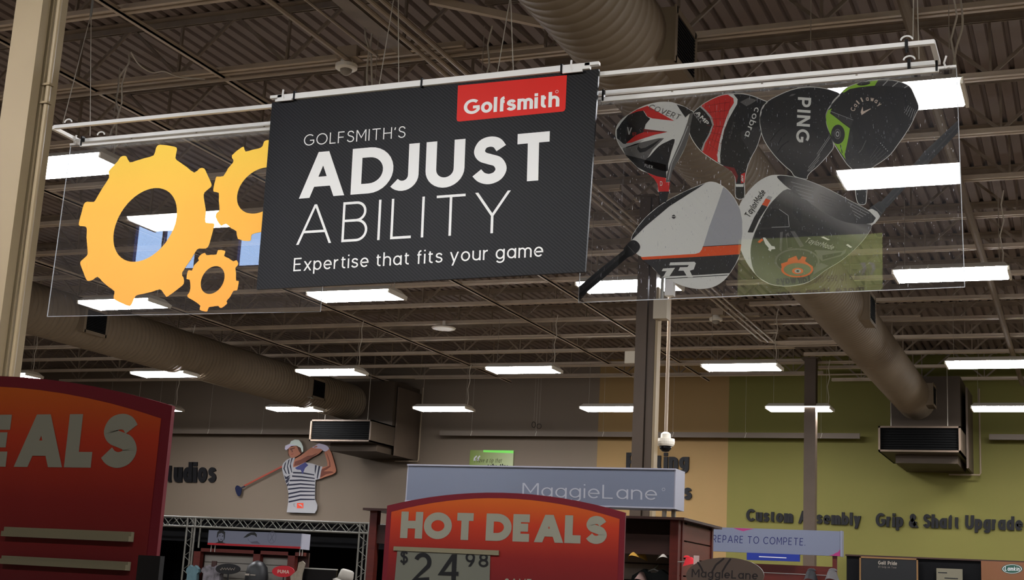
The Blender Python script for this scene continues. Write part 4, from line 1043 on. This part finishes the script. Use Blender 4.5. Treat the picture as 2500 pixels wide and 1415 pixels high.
gf('front_arm', [(1003, 580), (1012, 500), (1040, 440), (1130, 390), (1230, 310), (1300, 265), (1380, 240), (1450, 260), (1462, 310), (1400, 372), (1300, 422), (1200, 492), (1100, 545)], skin, 1.4, 2)
gf('front_arm_shade', [(1015, 560), (1030, 490), (1120, 460), (1230, 400), (1300, 390), (1400, 350), (1300, 425), (1200, 490), (1100, 542)], skin_d, 1.6, 1)
gf('gloved_hands', [(1300, 268), (1340, 245), (1390, 212), (1430, 205), (1520, 235), (1562, 272), (1560, 300), (1510, 332), (1470, 318), (1440, 290), (1380, 285)], glove, 1.9, 2)
gf('thumb', [(1320, 262), (1370, 240), (1390, 258), (1340, 275)], skin, 2.1, 1)
gf('face', [(930, 290), (960, 258), (1060, 248), (1120, 300), (1142, 350), (1100, 385), (1040, 420), (980, 432), (945, 400), (925, 340)], skin, 1.6, 2)
gf('hair', [(1055, 240), (1120, 270), (1155, 345), (1125, 372), (1095, 330), (1075, 280)], hair, 1.9, 1)
gf('hair', [(918, 300), (935, 290), (928, 350), (945, 420), (925, 390)], hair, 1.9, 0)
gf('brow', [(950, 290), (1030, 270), (1030, 282), (955, 304)], hair, 2.0, 0)
gf('eye', [(965, 306), (990, 300), (988, 310), (968, 315)], gk, 2.0, 0)
gf('nose', [(985, 300), (1000, 335), (985, 345), (978, 335)], skin_d, 2.0, 0)
gf('mouth', [(970, 372), (1010, 362), (1012, 370), (975, 382)], mat('print_lip', (120, 50, 44), .5), 2.0, 0)
gf('cap', [(872, 290), (880, 240), (950, 210), (970, 170), (1030, 145), (1090, 150), (1130, 190), (1160, 260), (1162, 330), (1142, 350), (1122, 275), (1060, 240), (970, 242), (920, 290), (890, 312)], capw, 2.3, 1)
gf('cap_brim', [(872, 290), (882, 245), (940, 218), (1060, 232), (970, 246), (918, 292), (890, 312)], mat('print_cap_shade', (168, 160, 178), .5), 2.5, 1)

# ================================================================== sales floor: sign and fixture colours dulled to paint in a darker lower view
# ---- red HOT DEALS signs
DX, DY = -2.527, 6.0
def dq(px_, py_): p = onY(px_, py_, DY); return (p.x - DX, p.z)
deal_red = mat('deal_border', (78, 10, 20), .5)
deal_ink = mat('deal_letter', (104, 102, 90), .55)
rail_m = mat('price_rail', (92, 86, 68), .5)
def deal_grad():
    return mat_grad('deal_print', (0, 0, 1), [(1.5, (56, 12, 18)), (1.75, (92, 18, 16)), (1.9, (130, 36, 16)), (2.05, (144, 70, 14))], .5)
def deal_sign(label, x, y):
    t = thing('deal_sign', label, 'sign', (x, y, 0))
    W2 = .598
    top = [(-W2 + 2 * W2 * k / 16, 1.972 + .075 * (1 - (2 * k / 16 - 1) ** 2)) for k in range(17)]
    obj('board', MB().flat([[(-W2, 1.25), (W2, 1.25)] + top[::-1]], 0, .012), deal_red, t)
    W3 = W2 - .026
    top = [(-W3 + 2 * W3 * k / 16, 1.943 + .078 * (1 - (2 * k / 16 - 1) ** 2)) for k in range(17)]
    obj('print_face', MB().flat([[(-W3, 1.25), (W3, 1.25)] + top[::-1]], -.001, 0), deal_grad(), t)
    letters(t, 'HOT DEALS', .29, dq(977, 1312.5), dq(1481, 1328), dq(981, 1248), deal_ink, cond=1.14, gap=.05, space=.3, y=-.0022)
    for s_ in (-1, 1): obj('support_post', MB().box(s_ * .4 - .015, s_ * .4 + .015, .013, .043, 0, 1.9), black_plastic, t)
    obj('foot_bar', MB().box(-.45, .45, -.15, .2, 0, .03), black_plastic, t)
    return t
s1 = deal_sign('red and orange deals sign with empty cream price rails', -1.925 - .598, 2.61)
for a, b in (((12, 1283), (320, 1322)), ((6, 1353), (312, 1392))):
    p, q_ = onY(*a, 2.6), onY(*b, 2.6)
    o = obj('price_rail', MB().box(p.x - s1.location.x, q_.x - s1.location.x, -.012, -.0015, q_.z + .012, p.z - .002).box(p.x - s1.location.x, q_.x - s1.location.x, -.02, -.0015, q_.z, q_.z + .012), rail_m, s1)
s2 = deal_sign('red deals sign with a white $24.98 price card', DX, DY)
card = obj('price_card', MB().flat([[dq(964, 1420), dq(1196, 1420), dq(1198, 1344), dq(971, 1342)]], -.004, .002), mat('price_card', (76, 76, 67), .55), s2)
obj('price_rail', MB().flat([[dq(962, 1343), dq(1219, 1355), dq(1219, 1343), dq(963, 1333)]], -.008, .006), rail_m, s2)
for ch, BL, BR, TL in (('$', (977, 1378), (997, 1378), (978, 1340)), ('2', (1008, 1418), (1054, 1419), (1011, 1348)), ('4', (1071, 1419), (1124, 1420), (1074, 1352)), ('9', (1137, 1382), (1160, 1383), (1138, 1348)), ('8', (1169, 1383), (1193, 1384), (1170, 1350))):
    letters(card, ch, .15, dq(*BL), dq(*BR), dq(*TL), black_print, y=-.0055, name='numeral')
letters(s2, 'SAVE', .14, dq(1231, 1436), dq(1298, 1438), dq(1232, 1411), deal_ink, y=-.0022)
# black holder beside the near sign
p = onY(362, 1415, 2.5)
t = thing('card_holder', 'plain black card holder standing by the near deals sign', 'card holder', (p.x, 2.5, 0))
q_ = onY(338, 1354, 2.5); q2 = onY(392, 1356, 2.5)
obj('panel', MB().box(q_.x - p.x, q2.x - p.x, 0, .015, 1.2, q_.z), black_plastic, t); obj('stem', MB().tube([(0, .008, 0), (0, .008, 1.2)], .012), black_plastic, t); obj('foot', MB().lathe([(.12, 0), (.12, .015), (.02, .02)], 20), black_plastic, t)

# ---- light box on the wooden gondola
MY = 11.0
a = onY(995, 1132, MY); b = onY(1650, 1143, MY); lo = onY(1650, 1242, MY)
lb = thing('light_box', 'long pale grey light box sign standing on the wooden gondola', 'light box', (a.x, MY, lo.z))
f = lambda px_, py_: (onY(px_, py_, MY).x - a.x, onY(px_, py_, MY).z - lo.z)
Wd, Hd = b.x - a.x, b.z - lo.z
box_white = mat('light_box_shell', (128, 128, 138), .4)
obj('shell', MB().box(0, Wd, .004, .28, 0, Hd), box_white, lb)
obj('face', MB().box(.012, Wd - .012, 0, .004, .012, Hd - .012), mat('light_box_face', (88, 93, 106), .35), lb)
obj('top_edge', MB().box(0, Wd, -.006, .004, Hd - .012, Hd).box(0, Wd, -.006, .004, 0, .012), box_white, lb)
letters(lb, 'MaggieLane', .085, f(1275, 1211), f(1604, 1220), f(1276, 1178), mat('light_box_letter', (132, 133, 140), .5), gap=.14, y=-.001)
rc = f(1620, 1194); rg = MB()
for i in range(12):
    a0, a1 = 2 * PI * i / 12, 2 * PI * (i + 1) / 12
    add_quad(rg, [Vector((rc[0] + r * math.cos(t_), rc[1] + r * math.sin(t_))) for r, t_ in ((.014, a0), (.014, a1), (.010, a1), (.010, a0))], -.001, 0)
obj('registered_mark', rg, MATS['light_box_letter'], lb)
gtop = onY(1662, 1263, MY).z
for xx in (.1, Wd - .12): 
    obj('bracket', MB().box(xx, xx + .03, .05, .08, gtop - lo.z, 0), alu, lb); obj('bracket', MB().box(xx + .05, xx + .08, .15, .18, gtop - lo.z, 0), alu, lb)
gl, gr_ = onY(905, 1236, MY).x, onY(1657, 1263, MY).x
gd = thing('wooden_gondola', 'cherry wood slatwall gondola carrying the long pale light box', 'display gondola', (gl, MY, 0))
GW = gr_ - gl
obj('top_slab', MB().box(-.05, GW + .06, -.05, 1.2, gtop - .02, gtop), dark_wood, gd)
for xx in (0, GW - .07): obj('corner_post', MB().box(xx, xx + .07, 0, .07, 0, gtop - .02), redwood, gd)
obj('header_board', MB().box(.07, GW - .07, .02, .04, gtop - .30, gtop - .14), dark_wood, gd)
back_m = mat('slat_grey', (84, 74, 66), .6)
slat = MB().box(.07, GW - .07, .30, .32, 0, .128).mesh('slat_board')
for k in range(16): link('slat_board', slat, back_m, gd, (0, 0, gtop - .22 - .14 * (k + 1)))
obj('core', MB().box(.07, GW - .02, .33, 1.1, 0, gtop - .02), dark_wood, gd)
sside = MB().box(0, .018, .08, 1.12, 0, .128).mesh('slat_board')
for k in range(16): link('slat_board', sside, redwood_slat, gd, (GW - .02, 0, gtop - .03 - .14 * (k + 1)))
for yy in (.09, 1.05): obj('trim_strip', MB().box(GW - .015, GW + .01, yy, yy + .05, 0, gtop - .02), redwood, gd)
# caps on the gondola: brim and shallow crown
def visor(name, label, px_, py_, Y, w_, rgb, tilt=0.0, band=None):
    p = onY(px_, py_, Y)
    t = thing(name, label, 'cap', (p.x, p.y, p.z), rot=(0, 0, tilt))
    mb = MB(); n, mrows = 14, 5
    for i in range(mrows):
        v = i / (mrows - 1)
        for j in range(n):
            u = -1 + 2 * j / (n - 1)
            wd = w_ * (.52 + .48 * v)
            mb.v.append((u * wd, -.02 - .13 * v * (1 - u * u) + .06 * u * u, 1.0 * w_ * (1 - v) ** 1.1 - .3 * w_ * u * u * v - .15 * w_ * u * u))
    for i in range(mrows - 1):
        for j in range(n - 1): mb.f.append((i * n + j, (i + 1) * n + j, (i + 1) * n + j + 1, i * n + j + 1))
    M_ = mat(name + '_cloth_%d' % rgb[0], rgb, .8, var=.2, scale=30)
    obj('brim', mb, M_, t, smooth=True)
    cr = MB(); rows = 5
    for i in range(rows):
        a_ = i / (rows - 1)
        for j in range(18):
            th = 2 * PI * j / 18
            r = w_ * .55 * math.cos(a_ * 1.2)
            cr.v.append((r * math.cos(th), .09 + r * math.sin(th) * .9, .95 * w_ + w_ * .35 * math.sin(a_ * 1.2)))
    for i in range(rows - 1):
        for j in range(18): cr.f.append((i * 18 + j, i * 18 + (j + 1) % 18, (i + 1) * 18 + (j + 1) % 18, (i + 1) * 18 + j))
    obj('crown', cr, M_, t, smooth=True)
    obj('peg', MB().tube([(0, .05, .3 * w_), (0, .30, .3 * w_)], .006, 6), alu, t)
    return t
visor('visor_cap', 'gold visor cap on a peg of the wooden gondola', 1555, 1357, 11.12, .082, (132, 98, 34))
visor('visor_cap', 'pale grey visor cap on a peg of the wooden gondola', 1622, 1360, 11.12, .072, (128, 122, 114), .2)
visor('visor_cap', 'dusky pink visor cap hanging low on the wooden gondola', 1566, 1413, 11.12, .06, (96, 76, 70))
p = onY(1690, 1372, 10.9)
t = visor('tagged_cap', 'bright red cap with a white tag beside the oval sign', 1686, 1375, 10.75, .05, (150, 16, 26), .6)
obj('tag', MB().box(-.025, .02, -.14, -.137, -.01, .06), mat('tag_white', (150, 130, 124), .6), t)
# dark shirts under the visors
p = onY(1590, 1400, 11.1)
t = thing('folded_shirt', 'black shirt hung below the visor caps', 'shirt', (p.x, 11.12, p.z - .58))
sh = [(-.22, -.3), (.22, -.3), (.2, .35), (.26, .38), (.24, .44), (.1, .5), (.05, .47), (-.05, .47), (-.1, .5), (-.24, .44), (-.26, .38), (-.2, .35)]
obj('body', MB().flat([[(x_ * .7, z_ + .12) for x_, z_ in sh]], 0, .1), mat('shirt_black', (20, 24, 24), .85, var=.3, scale=12), t)
obj('hanger', MB().tube([(-.1, .05, .58), (0, .05, .62), (.1, .05, .58)], .006).tube([(0, .05, .62), (0, .18, .66)], .004), alu, t)
# oval sign
OY = 9.0
p0 = onY(1770, 1403, OY)
t = thing('oval_sign', 'brown oval sign with dark leaf lines on a black stand', 'sign', (p0.x, OY, 0))
f = lambda px_, py_: (onY(px_, py_, OY).x - p0.x, onY(px_, py_, OY).z)
el = [f(1770 + 95 * math.cos(a_), 1404 - 44 * math.sin(a_)) for a_ in [2 * PI * k / 40 for k in range(40)]]
obj('board', MB().flat([el], 0, .015), mat('oval_brown', (70, 58, 50), .5), t)
letters(t, 'MaggieLane', .15, f(1688, 1408), f(1850, 1414), f(1689, 1388), mat('oval_ink', (28, 22, 22), .5), gap=.13, y=-.001)
for A in (((1703, 1371), (1712, 1385), (1717, 1398)), ((1768, 1362), (1748, 1378), (1738, 1396)), ((1784, 1363), (1772, 1380), (1763, 1396))):
    mb = MB(); P = [Vector(f(*q_)) for q_ in A]
    for u_, v_ in zip(P, P[1:]):
        d_ = (v_ - u_).normalized(); n_ = Vector((-d_.y, d_.x)) * .006; add_quad(mb, [u_ - n_, v_ - n_, v_ + n_, u_ + n_], -.001, 0)
    obj('leaf_line', mb, MATS['oval_ink'], t)
obj('stand', MB().tube([(0, .03, 0), (0, .03, 1.7)], .014), black_plastic, t); obj('foot', MB().lathe([(.15, 0), (.15, .015), (.02, .025)], 20), black_plastic, t)

# ---- PREPARE TO COMPETE sign on its wooden stand
PY = 17.5
a = onY(1640, 1281, PY); b = onY(2052, 1296, PY); lo = onY(2052, 1357, PY)
t = thing('header_sign', 'long white header sign reading PREPARE TO COMPETE.', 'sign', (a.x, PY, lo.z))
f = lambda px_, py_: (onY(px_, py_, PY).x - a.x, onY(px_, py_, PY).z - lo.z)
Wd, Hd = b.x - a.x, b.z - lo.z
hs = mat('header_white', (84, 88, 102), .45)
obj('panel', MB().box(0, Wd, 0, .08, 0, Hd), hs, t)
obj('end_cap', MB().box(Wd, Wd + .02, -.01, .12, -.005, Hd + .005), mat('header_end', (96, 98, 110), .4), t)
letters(t, 'PREPARE TO COMPETE.', .1, f(1727, 1322), f(1966, 1331), f(1728, 1304.5), mat('navy_ink', (16, 16, 62), .5), cond=.82, gap=.2, space=.42, y=-.0012)
pink = mat('pink_print', (120, 34, 80), .5)
obj('pink_splash', MB().flat([[f(1790, 1288), f(1842, 1290), f(1826, 1293), f(1815, 1296), f(1803, 1293)]], -.001), pink, t)
obj('pink_splash', MB().flat([[f(2024, 1355), f(2051, 1357), f(2051, 1340), f(2046, 1347), f(2040, 1349), f(2034, 1353)]], -.001), pink, t)
st = thing('wooden_stand', 'dark cherry display stand under the PREPARE TO COMPETE. sign', 'display stand', (a.x + .3, PY, 0))
sw = Wd - .35
for xx in (0, sw - .05): obj('post', MB().box(xx, xx + .05, .02, .08, 0, lo.z), redwood, st)
brd = MB().box(.05, sw - .05, .05, .08, 0, .10).mesh('slat_board')
for k in range(14): link('slat_board', brd, redwood, st, (0, 0, .6 + .108 * k))
rl_ = MB().box(.05, sw - .05, .045, .05, 0, .008).mesh('slat_rail')
for k in range(14): link('slat_rail', rl_, alu, st, (0, 0, .6 + .108 * k - .008))
p0 = onY(1886, 1358, PY - .05)
t = thing('blue_sign', 'small blue header sign under the PREPARE TO COMPETE. sign', 'sign', (p0.x, p0.y, p0.z))
f = lambda px_, py_: (onY(px_, py_, p0.y).x - p0.x, onY(px_, py_, p0.y).z - p0.z)
c_ = [f(1823, 1366), f(1952, 1370), f(1952, 1353), f(1823, 1348)]
obj('panel', MB().flat([c_], 0, .04), mat('sign_blue', (20, 34, 100), .45), t)
obj('print_bar', MB().flat([[f(1853, 1359), f(1920, 1362), f(1920, 1360), f(1853, 1357)]], -.001), MATS['club_pale_grey'], t)
for k, px_ in enumerate((1978, 2030)):
    visor('golf_cap', ('black cap on the stand under the white header sign', 'charcoal cap at the end of the stand under the white header sign')[k], px_, 1412, PY - .1, .1, ((22, 22, 24), (60, 58, 58))[k])

# ---- dark grip wall fixture along the olive wall
FY = 28.6
bay_m = mat('bay_black', (9, 9, 10), .95, spec=.1)
fz = onY(2060, 1352, FY).z
x0 = onY(2066, 1352, FY).x
t = thing('grip_wall_unit', 'long black wall unit under the Grip & Shaft Upgrades letters', 'wall unit', (x0, FY, 0))
obj('back_panel', MB().box(0, 8, .05, .66, 0, fz - .03), bay_m, t); obj('top_rail', MB().box(-.02, 8, 0, .68, fz - .03, fz), dark_wood, t)
f = lambda px_, py_: (onY(px_, py_, FY - .05).x, onY(px_, py_, FY - .05).z)
def board(name, label, A, B, rgb, frame=None):
    a_, b_ = f(*A), f(*B)
    t = thing(name, label, 'sign', (a_[0], FY - .05, b_[1]))
    obj('panel', MB().box(0, b_[0] - a_[0], 0, .03, -.4, a_[1] - b_[1]), mat(name + '_panel_%d_%d' % rgb[:2], rgb, .5), t)
    if frame:
        w_, h_ = b_[0] - a_[0], a_[1] - b_[1]
        obj('frame', MB().box(-.03, .0, -.012, .02, -.4, h_ + .03).box(w_, w_ + .03, -.012, .02, -.4, h_ + .03).box(-.03, w_ + .03, -.012, .02, h_, h_ + .03), frame, t)
    return t, a_, b_
tan_f = mat('frame_tan', (92, 66, 36), .5)
t, a_, b_ = board('grip_sign', 'black tan-framed board with small pale lettering on the wall unit', (2102, 1361), (2238, 1420), (9, 9, 10), tan_f)
g_ = lambda px_, py_: (f(px_, py_)[0] - a_[0], f(px_, py_)[1] - b_[1])
gi = mat('grip_ink', (120, 112, 102), .5)
letters(t, 'Golf Pride', .17, g_(2144, 1377), g_(2190, 1379), g_(2144, 1368), gi, y=-.0012, cond=.7, gap=.1)
letters(t, '#1 Grip on Tour', .14, g_(2144, 1385), g_(2189, 1387), g_(2144, 1380), mat('grip_ink_dark', (76, 70, 64), .5), y=-.0012, cond=.7, gap=.12)
t, a_, b_ = board('price_notice', 'grey paper notice pinned on the black wall unit', (2286, 1386), (2350, 1420), (84, 80, 66))
for k in range(2): obj('notice_line', MB().box(.03 + .12 * k, .2 + .2 * k, -.003, -.001, .05 + .1 * (1 - k), .07 + .1 * (1 - k)), black_print, t)
t, a_, b_ = board('tan_sign', 'tan board with a dark green oval script emblem', (2395, 1368), (2560, 1412), (86, 54, 32))
g_ = lambda px_, py_: (f(px_, py_)[0] - a_[0], f(px_, py_)[1] - b_[1])
for r_, M_, l_ in ((1.0, mat('oval_green', (24, 56, 46), .5), 1), (.9, MATS['club_pale_grey'], 1.6), (.84, MATS['oval_green'], 2.2)):
    obj('emblem_oval', MB().flat([[g_(2471 + 26 * r_ * math.cos(k), 1388 - 12 * r_ * math.sin(k)) for k in [2 * PI * i / 28 for i in range(28)]]], -.001 * l_), M_, t)
letters(t, 'Lamkin', .14, g_(2453, 1392), g_(2489, 1393), g_(2454, 1382), MATS['club_pale_grey'], y=-.0034, cond=.8)

# ---- studio truss, dark bay and wooden display on the taupe side
TY = 25.0
za, zb_ = onY(640, 1268, TY).z, onY(640, 1291, TY).z
xl, xr = onY(330, 1260, TY).x, onY(903, 1275, TY).x
tr = thing('box_truss', 'silver box truss spanning the dark studio bay', 'truss', (xl, TY, 0))
TW = xr - xl
truss_m = mat('truss_metal', (84, 82, 76), .45, .3)
for yy in (0, .2):
    for zz in (za, zb_): obj('chord', MB().tube([(0, yy, zz), (TW, yy, zz)], .02, 8), truss_m, tr)
dg = MB().tube([(0, 0, zb_), (.2, 0, za)], .009, 6).mesh('brace'); dg2 = MB().tube([(.2, 0, za), (.4, 0, zb_)], .009, 6).mesh('brace')
for yy in (0, .2):
    n_ = int(TW / .4)
    for k in range(n_): link('brace', dg, truss_m, tr, (k * .4, yy, 0)); link('brace', dg2, truss_m, tr, (k * .4, yy, 0))
px0 = onY(455, 1300, TY).x - xl
for base in (px0, TW - .22):
    for xx in (base, base + .2):
        for yy in (0, .2): obj('leg_tube', MB().tube([(xx, yy, 0), (xx, yy, za)], .02, 8), truss_m, tr)
    for k in range(8): obj('leg_brace', MB().tube([(base, 0, .3 + .28 * k), (base + .2, 0, .44 + .28 * k), (base, 0, .58 + .28 * k)], .008, 6), truss_m, tr)
obj('junction_block', MB().box(TW - .02, TW + .3, -.02, .22, zb_ + .03, za), mat('block_grey', (90, 90, 86), .5), tr)
t = thing('studio_bay', 'black curtained studio bay behind the silver truss', 'studio bay', (xl - 1.5, TY + .5, 0))
obj('side_curtain', MB().box(0, .05, 0, 3.2, 0, zb_ + .1), bay_m, t); obj('rear_curtain', MB().box(0, TW + 3.2, 3.1, 3.15, 0, za), bay_m, t); obj('side_curtain', MB().box(TW + 3.15, TW + 3.2, 0, 3.2, 0, zb_ + .1), bay_m, t)
obj('valance', MB().box(.1, TW + 3.1, -.2, -.18, zb_ - .3, za - .005), bay_m, t); obj('roof_cloth', MB().box(0, TW + 3.2, 0, 3.15, zb_ + .02, zb_ + .05), bay_m, t)

BY = 21.0
a = onY(510, 1293, BY); b = onY(737, 1303, BY); lo = onY(510, 1329, BY)
t = thing('portrait_banner', 'white header banner with two sketched heads and a red stripe', 'banner', (a.x, BY, lo.z))
f = lambda px_, py_: (onY(px_, py_, BY).x - a.x, onY(px_, py_, BY).z - lo.z)
Wd, Hd = b.x - a.x, a.z - lo.z
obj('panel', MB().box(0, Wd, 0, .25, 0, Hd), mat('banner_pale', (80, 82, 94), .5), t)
obj('end_cap', MB().box(Wd, Wd + .02, -.01, .26, -.01, Hd), box_white, t)
obj('red_stripe', MB().box(0, Wd, -.002, 0, 0, .035), mat('stripe_red', (122, 16, 24), .5), t)
ik = black_print
obj('sketch_hair', MB().flat([[f(529, 1312), f(531, 1298), f(536, 1294), f(545, 1294), f(550, 1298), f(549, 1312), f(547, 1320), f(546, 1303), f(541, 1300), f(534, 1302), f(532, 1310)]], -.002), ik, t)
obj('sketch_jaw', MB().flat([[f(532, 1312), f(536, 1320), f(542, 1320), f(546, 1314), f(544, 1323), f(552, 1326), f(525, 1325), f(533, 1322)]], -.002), ik, t)
obj('sketch_face', MB().flat([[f(535, 1307), f(538, 1306), f(538, 1308), f(535, 1308)]], -.002).flat([[f(542, 1307), f(545, 1307), f(545, 1309), f(542, 1309)]], -.002).flat([[f(537, 1315), f(543, 1315), f(540, 1317)]], -.002), ik, t)
obj('sketch_cap', MB().flat([[f(594, 1312), f(604, 1303), f(612, 1299), f(622, 1298), f(627, 1304), f(627, 1311), f(622, 1306), f(614, 1305), f(602, 1311)]], -.002), ik, t)
obj('sketch_profile', MB().flat([[f(605, 1311), f(608, 1319), f(613, 1322), f(620, 1321), f(628, 1320), f(636, 1327), f(615, 1326), f(612, 1323), f(606, 1318)]], -.002), mat('sketch_grey', (60, 60, 70), .6), t)
rg = MB(); cx, cz = f(664, 1311); 
for i in range(24):
    a0, a1 = 2 * PI * i / 24, 2 * PI * (i + 1) / 24
    add_quad(rg, [Vector((cx + r * .085 * math.cos(t_), cz + r * .105 * math.sin(t_))) for r, t_ in ((1, a0), (1, a1), (.93, a1), (.93, a0))], -.002, 0)
obj('emblem_ring', rg, MATS['sketch_grey'], t)
for s_ in (-1, 1): obj('emblem_club', MB().bar((cx - s_ * .04, -.002, cz - .07), (cx + s_ * .04, -.002, cz + .07), .006, .002), MATS['sketch_grey'], t)
for xx in (.04, .12, Wd - .05, Wd - .0): obj('bracket', MB().box(xx, xx + .012, .05, .06, -.12, 0), alu, t)
# wooden apparel display below
xw0, xw1 = onY(466, 1340, BY).x, onY(735, 1350, BY).x
hz = lo.z - .06
ds = thing('apparel_display', 'cherry wood apparel display with pale slat panels under the sketch banner', 'display', (xw0, BY + .1, 0))
DW = xw1 - xw0
for xx in (0, DW * .55, DW * .86): obj('upright', MB().box(xx, xx + .14, 0, .1, 0, hz), redwood, ds)
obj('header', MB().box(0, DW, .0, .08, hz - .06, hz), redwood, ds)
obj('back_board', MB().box(0, DW, .16, .2, 0, hz), dark_wood, ds)
pale = mat('slat_pale', (92, 88, 82), .55)
for xa, xb in ((.16, DW * .53), (DW * .6, DW * .85)):
    sb = MB().box(xa, xb, .12, .15, 0, .12).mesh('slat_board')
    for k in range(5): link('slat_board', sb, pale, ds, (0, 0, hz - .23 - .13 * k))
p0 = onY(520, 1400, BY - .1)
t = thing('hung_shirt', 'pale patterned shirt on a form in the apparel display', 'shirt', (p0.x, BY - .15, p0.z - .3))
obj('body', MB().flat([[(x_ * .85, z_ - .05) for x_, z_ in sh]], 0, .12), mat('shirt_pale', (96, 92, 96), .8, var=.9, scale=9, rgb2=(30, 28, 30)), t)
obj('neck', MB().tube([(0, .06, .38), (0, .06, .52)], .05, 10), dark_wood, t)
obj('stand_pole', MB().tube([(0, .06, -.35), (0, .06, -p0.z + .3)], .015), alu, t)
p0 = onY(470, 1400, BY - .1)
t = thing('hung_shirt', 'pale blue shirt hanging at the end of the apparel display', 'shirt', (p0.x, BY - .12, p0.z - .3))
obj('body', MB().flat([[(x_ * .5, z_ - .05) for x_, z_ in sh]], 0, .08), mat('shirt_blue', (70, 92, 98), .8, var=.4, scale=14), t)
obj('stand_pole', MB().tube([(0, .04, -.35), (0, .04, -p0.z + .3)], .015), alu, t)
def oval(name, label, cx, cy_, rx, ry, Y, rgb, txt, tm):
    p0 = onY(cx, cy_, Y)
    t = thing(name, label, 'sign', (p0.x, Y, 0)); f = lambda px_, py_: (onY(px_, py_, Y).x - p0.x, onY(px_, py_, Y).z)
    obj('board', MB().flat([[f(cx + rx * math.cos(k), cy_ - ry * math.sin(k)) for k in [2 * PI * i / 32 for i in range(32)]]], 0, .02), mat(name + '_%d' % rgb[0], rgb, .5), t)
    if txt is None:
        sq = [f(cx - rx * .6 + rx * 1.2 * i / 24, cy_ + ry * .25 * math.sin(i * 1.5) * (1 if i % 5 else .3)) for i in range(25)]
        obj('script_line', MB().tube([(x_, -.004, z_) for x_, z_ in sq], .004, 5), tm, t)
    else: letters(t, txt, .2, f(cx - rx * .5, cy_ + ry * .3), f(cx + rx * .55, cy_ + ry * .4), f(cx - rx * .48, cy_ - ry * .3), tm, y=-.0012, gap=.1)
    obj('stem', MB().tube([(0, .03, 0), (0, .03, p0.z)], .012), black_plastic, t)
oval('oval_brand_sign', 'red oval sign with cream capitals in the apparel display', 691, 1394, 27, 14, BY - .25, (130, 18, 26), 'PUMA', mat('oval_cream', (150, 128, 116), .5))
oval('oval_brand_sign', 'black oval sign with white script in the apparel display', 556, 1388, 30, 13, BY - .25, (16, 16, 17), None, gi)
p0 = onY(628, 1392, BY - .25)
t = thing('dome_stand', 'black dome-topped stand with a small logo', 'stand', (p0.x, BY - .25, 0))
obj('dome', MB().lathe([(.2, 0), (.2, p0.z - .1), (.17, p0.z + .06), (.1, p0.z + .14), (.01, p0.z + .17)], 28), black_plastic, t, smooth=True)
obj('logo_mark', MB().box(-.1, -.02, -.206, -.2, p0.z - .09, p0.z - .06), gi, t); obj('logo_word', MB().box(.0, .1, -.206, -.2, p0.z - .085, p0.z - .07), gi, t)
p0 = onY(775, 1386, BY - .3); q_ = onY(732, 1386, BY - .3); q2 = onY(822, 1388, BY - .3)
t = thing('display_screen', 'black display screen with a silver top edge', 'screen', (p0.x, BY - .3, 0))
obj('panel', MB().box(q_.x - p0.x, q2.x - p0.x, 0, .04, 1.2, p0.z - .02), mat('screen_glass', (14, 13, 13), .2), t); obj('top_edge', MB().box(q_.x - p0.x, q2.x - p0.x, -.005, .045, p0.z - .02, p0.z), alu, t); obj('stand', MB().box(-.05, .05, .01, .03, 0, 1.2), black_plastic, t)
# bucket hat and towel
p0 = onY(843, 1412, BY - .4)
t = thing('bucket_hat', 'white bucket hat tilted on a stand', 'hat', (p0.x, BY - .4, p0.z), rot=(0, .25, 0))
hat = mat('hat_white', (120, 116, 108), .8)
obj('crown', MB().lathe([(.13, -.02), (.125, .05), (.11, .13), (.09, .145), (.01, .15)], 24), hat, t, smooth=True); obj('brim', MB().lathe([(.2, -.06), (.13, -.015), (.13, -.02), (.195, -.066)], 24), hat, t, smooth=True)
obj('stand_pole', MB().tube([(0, 0, 0), (0, 0, -p0.z)], .015), black_plastic, t)
p0 = onY(730, 1392, BY - .42)
t = thing('hung_towel', 'cream towel draped beside the display screen', 'towel', (p0.x, BY - .42, p0.z))
obj('cloth', MB().flat([[(-.12, -.3), (.05, -.3), (.06, -.05), (.1, .12), (.05, .16), (-.02, .13), (-.04, .0), (-.16, -.1)]], 0, .03), mat('towel_cream', (104, 96, 84), .9, var=.4, scale=20), t)
obj('stand_pole', MB().tube([(0, .04, .1), (0, .04, -p0.z)], .012), black_plastic, t)

# ---- loose cords under the roof
def cord(label, pts, conv, r=.009):
    P = [conv(*q_) for q_ in pts]
    sm = []
    for i in range(len(P) - 1):
        p0, p1, p2, p3 = P[max(i - 1, 0)], P[i], P[i + 1], P[min(i + 2, len(P) - 1)]
        for j in range(5):
            t_ = j / 5
            sm.append(0.5 * (2 * p1 + (p2 - p0) * t_ + (2 * p0 - 5 * p1 + 4 * p2 - p3) * t_ * t_ + (3 * p1 - p0 - 3 * p2 + p3) * t_ ** 3))
    sm.append(P[-1])
    tag(obj('loose_cord', MB().tube([p - P[0] for p in sm], r, 6), cord_white, loc=P[0]), label, 'cord')
c99 = lambda px_, py_: onY(px_, py_, 10.2)
cord('pale cord dangling to the fixture behind the gear panel', [(315, 134), (314, 155), (292, 188), (290, 215), (284, 245), (290, 280), (272, 320), (266, 345)], c99)
cord('pair of white cords dangling behind the black sign, straighter one', [(893, 42), (892, 85), (900, 120), (896, 170), (897, 215)], c99)
cord('pair of white cords dangling behind the black sign, wavier one', [(904, 45), (908, 80), (905, 110), (907, 160), (909, 216)], c99)
cord('white cord dangling beside the end of the club panel', [(2344, -10), (2350, 60), (2334, 120), (2326, 180)], c99)
cord('slack white cable sagging between two joists over the gears', [(320, 128), (340, 158), (372, 177), (400, 174), (440, 188), (500, 193)], lambda px_, py_: onZ(px_, py_, 6.195), .007)
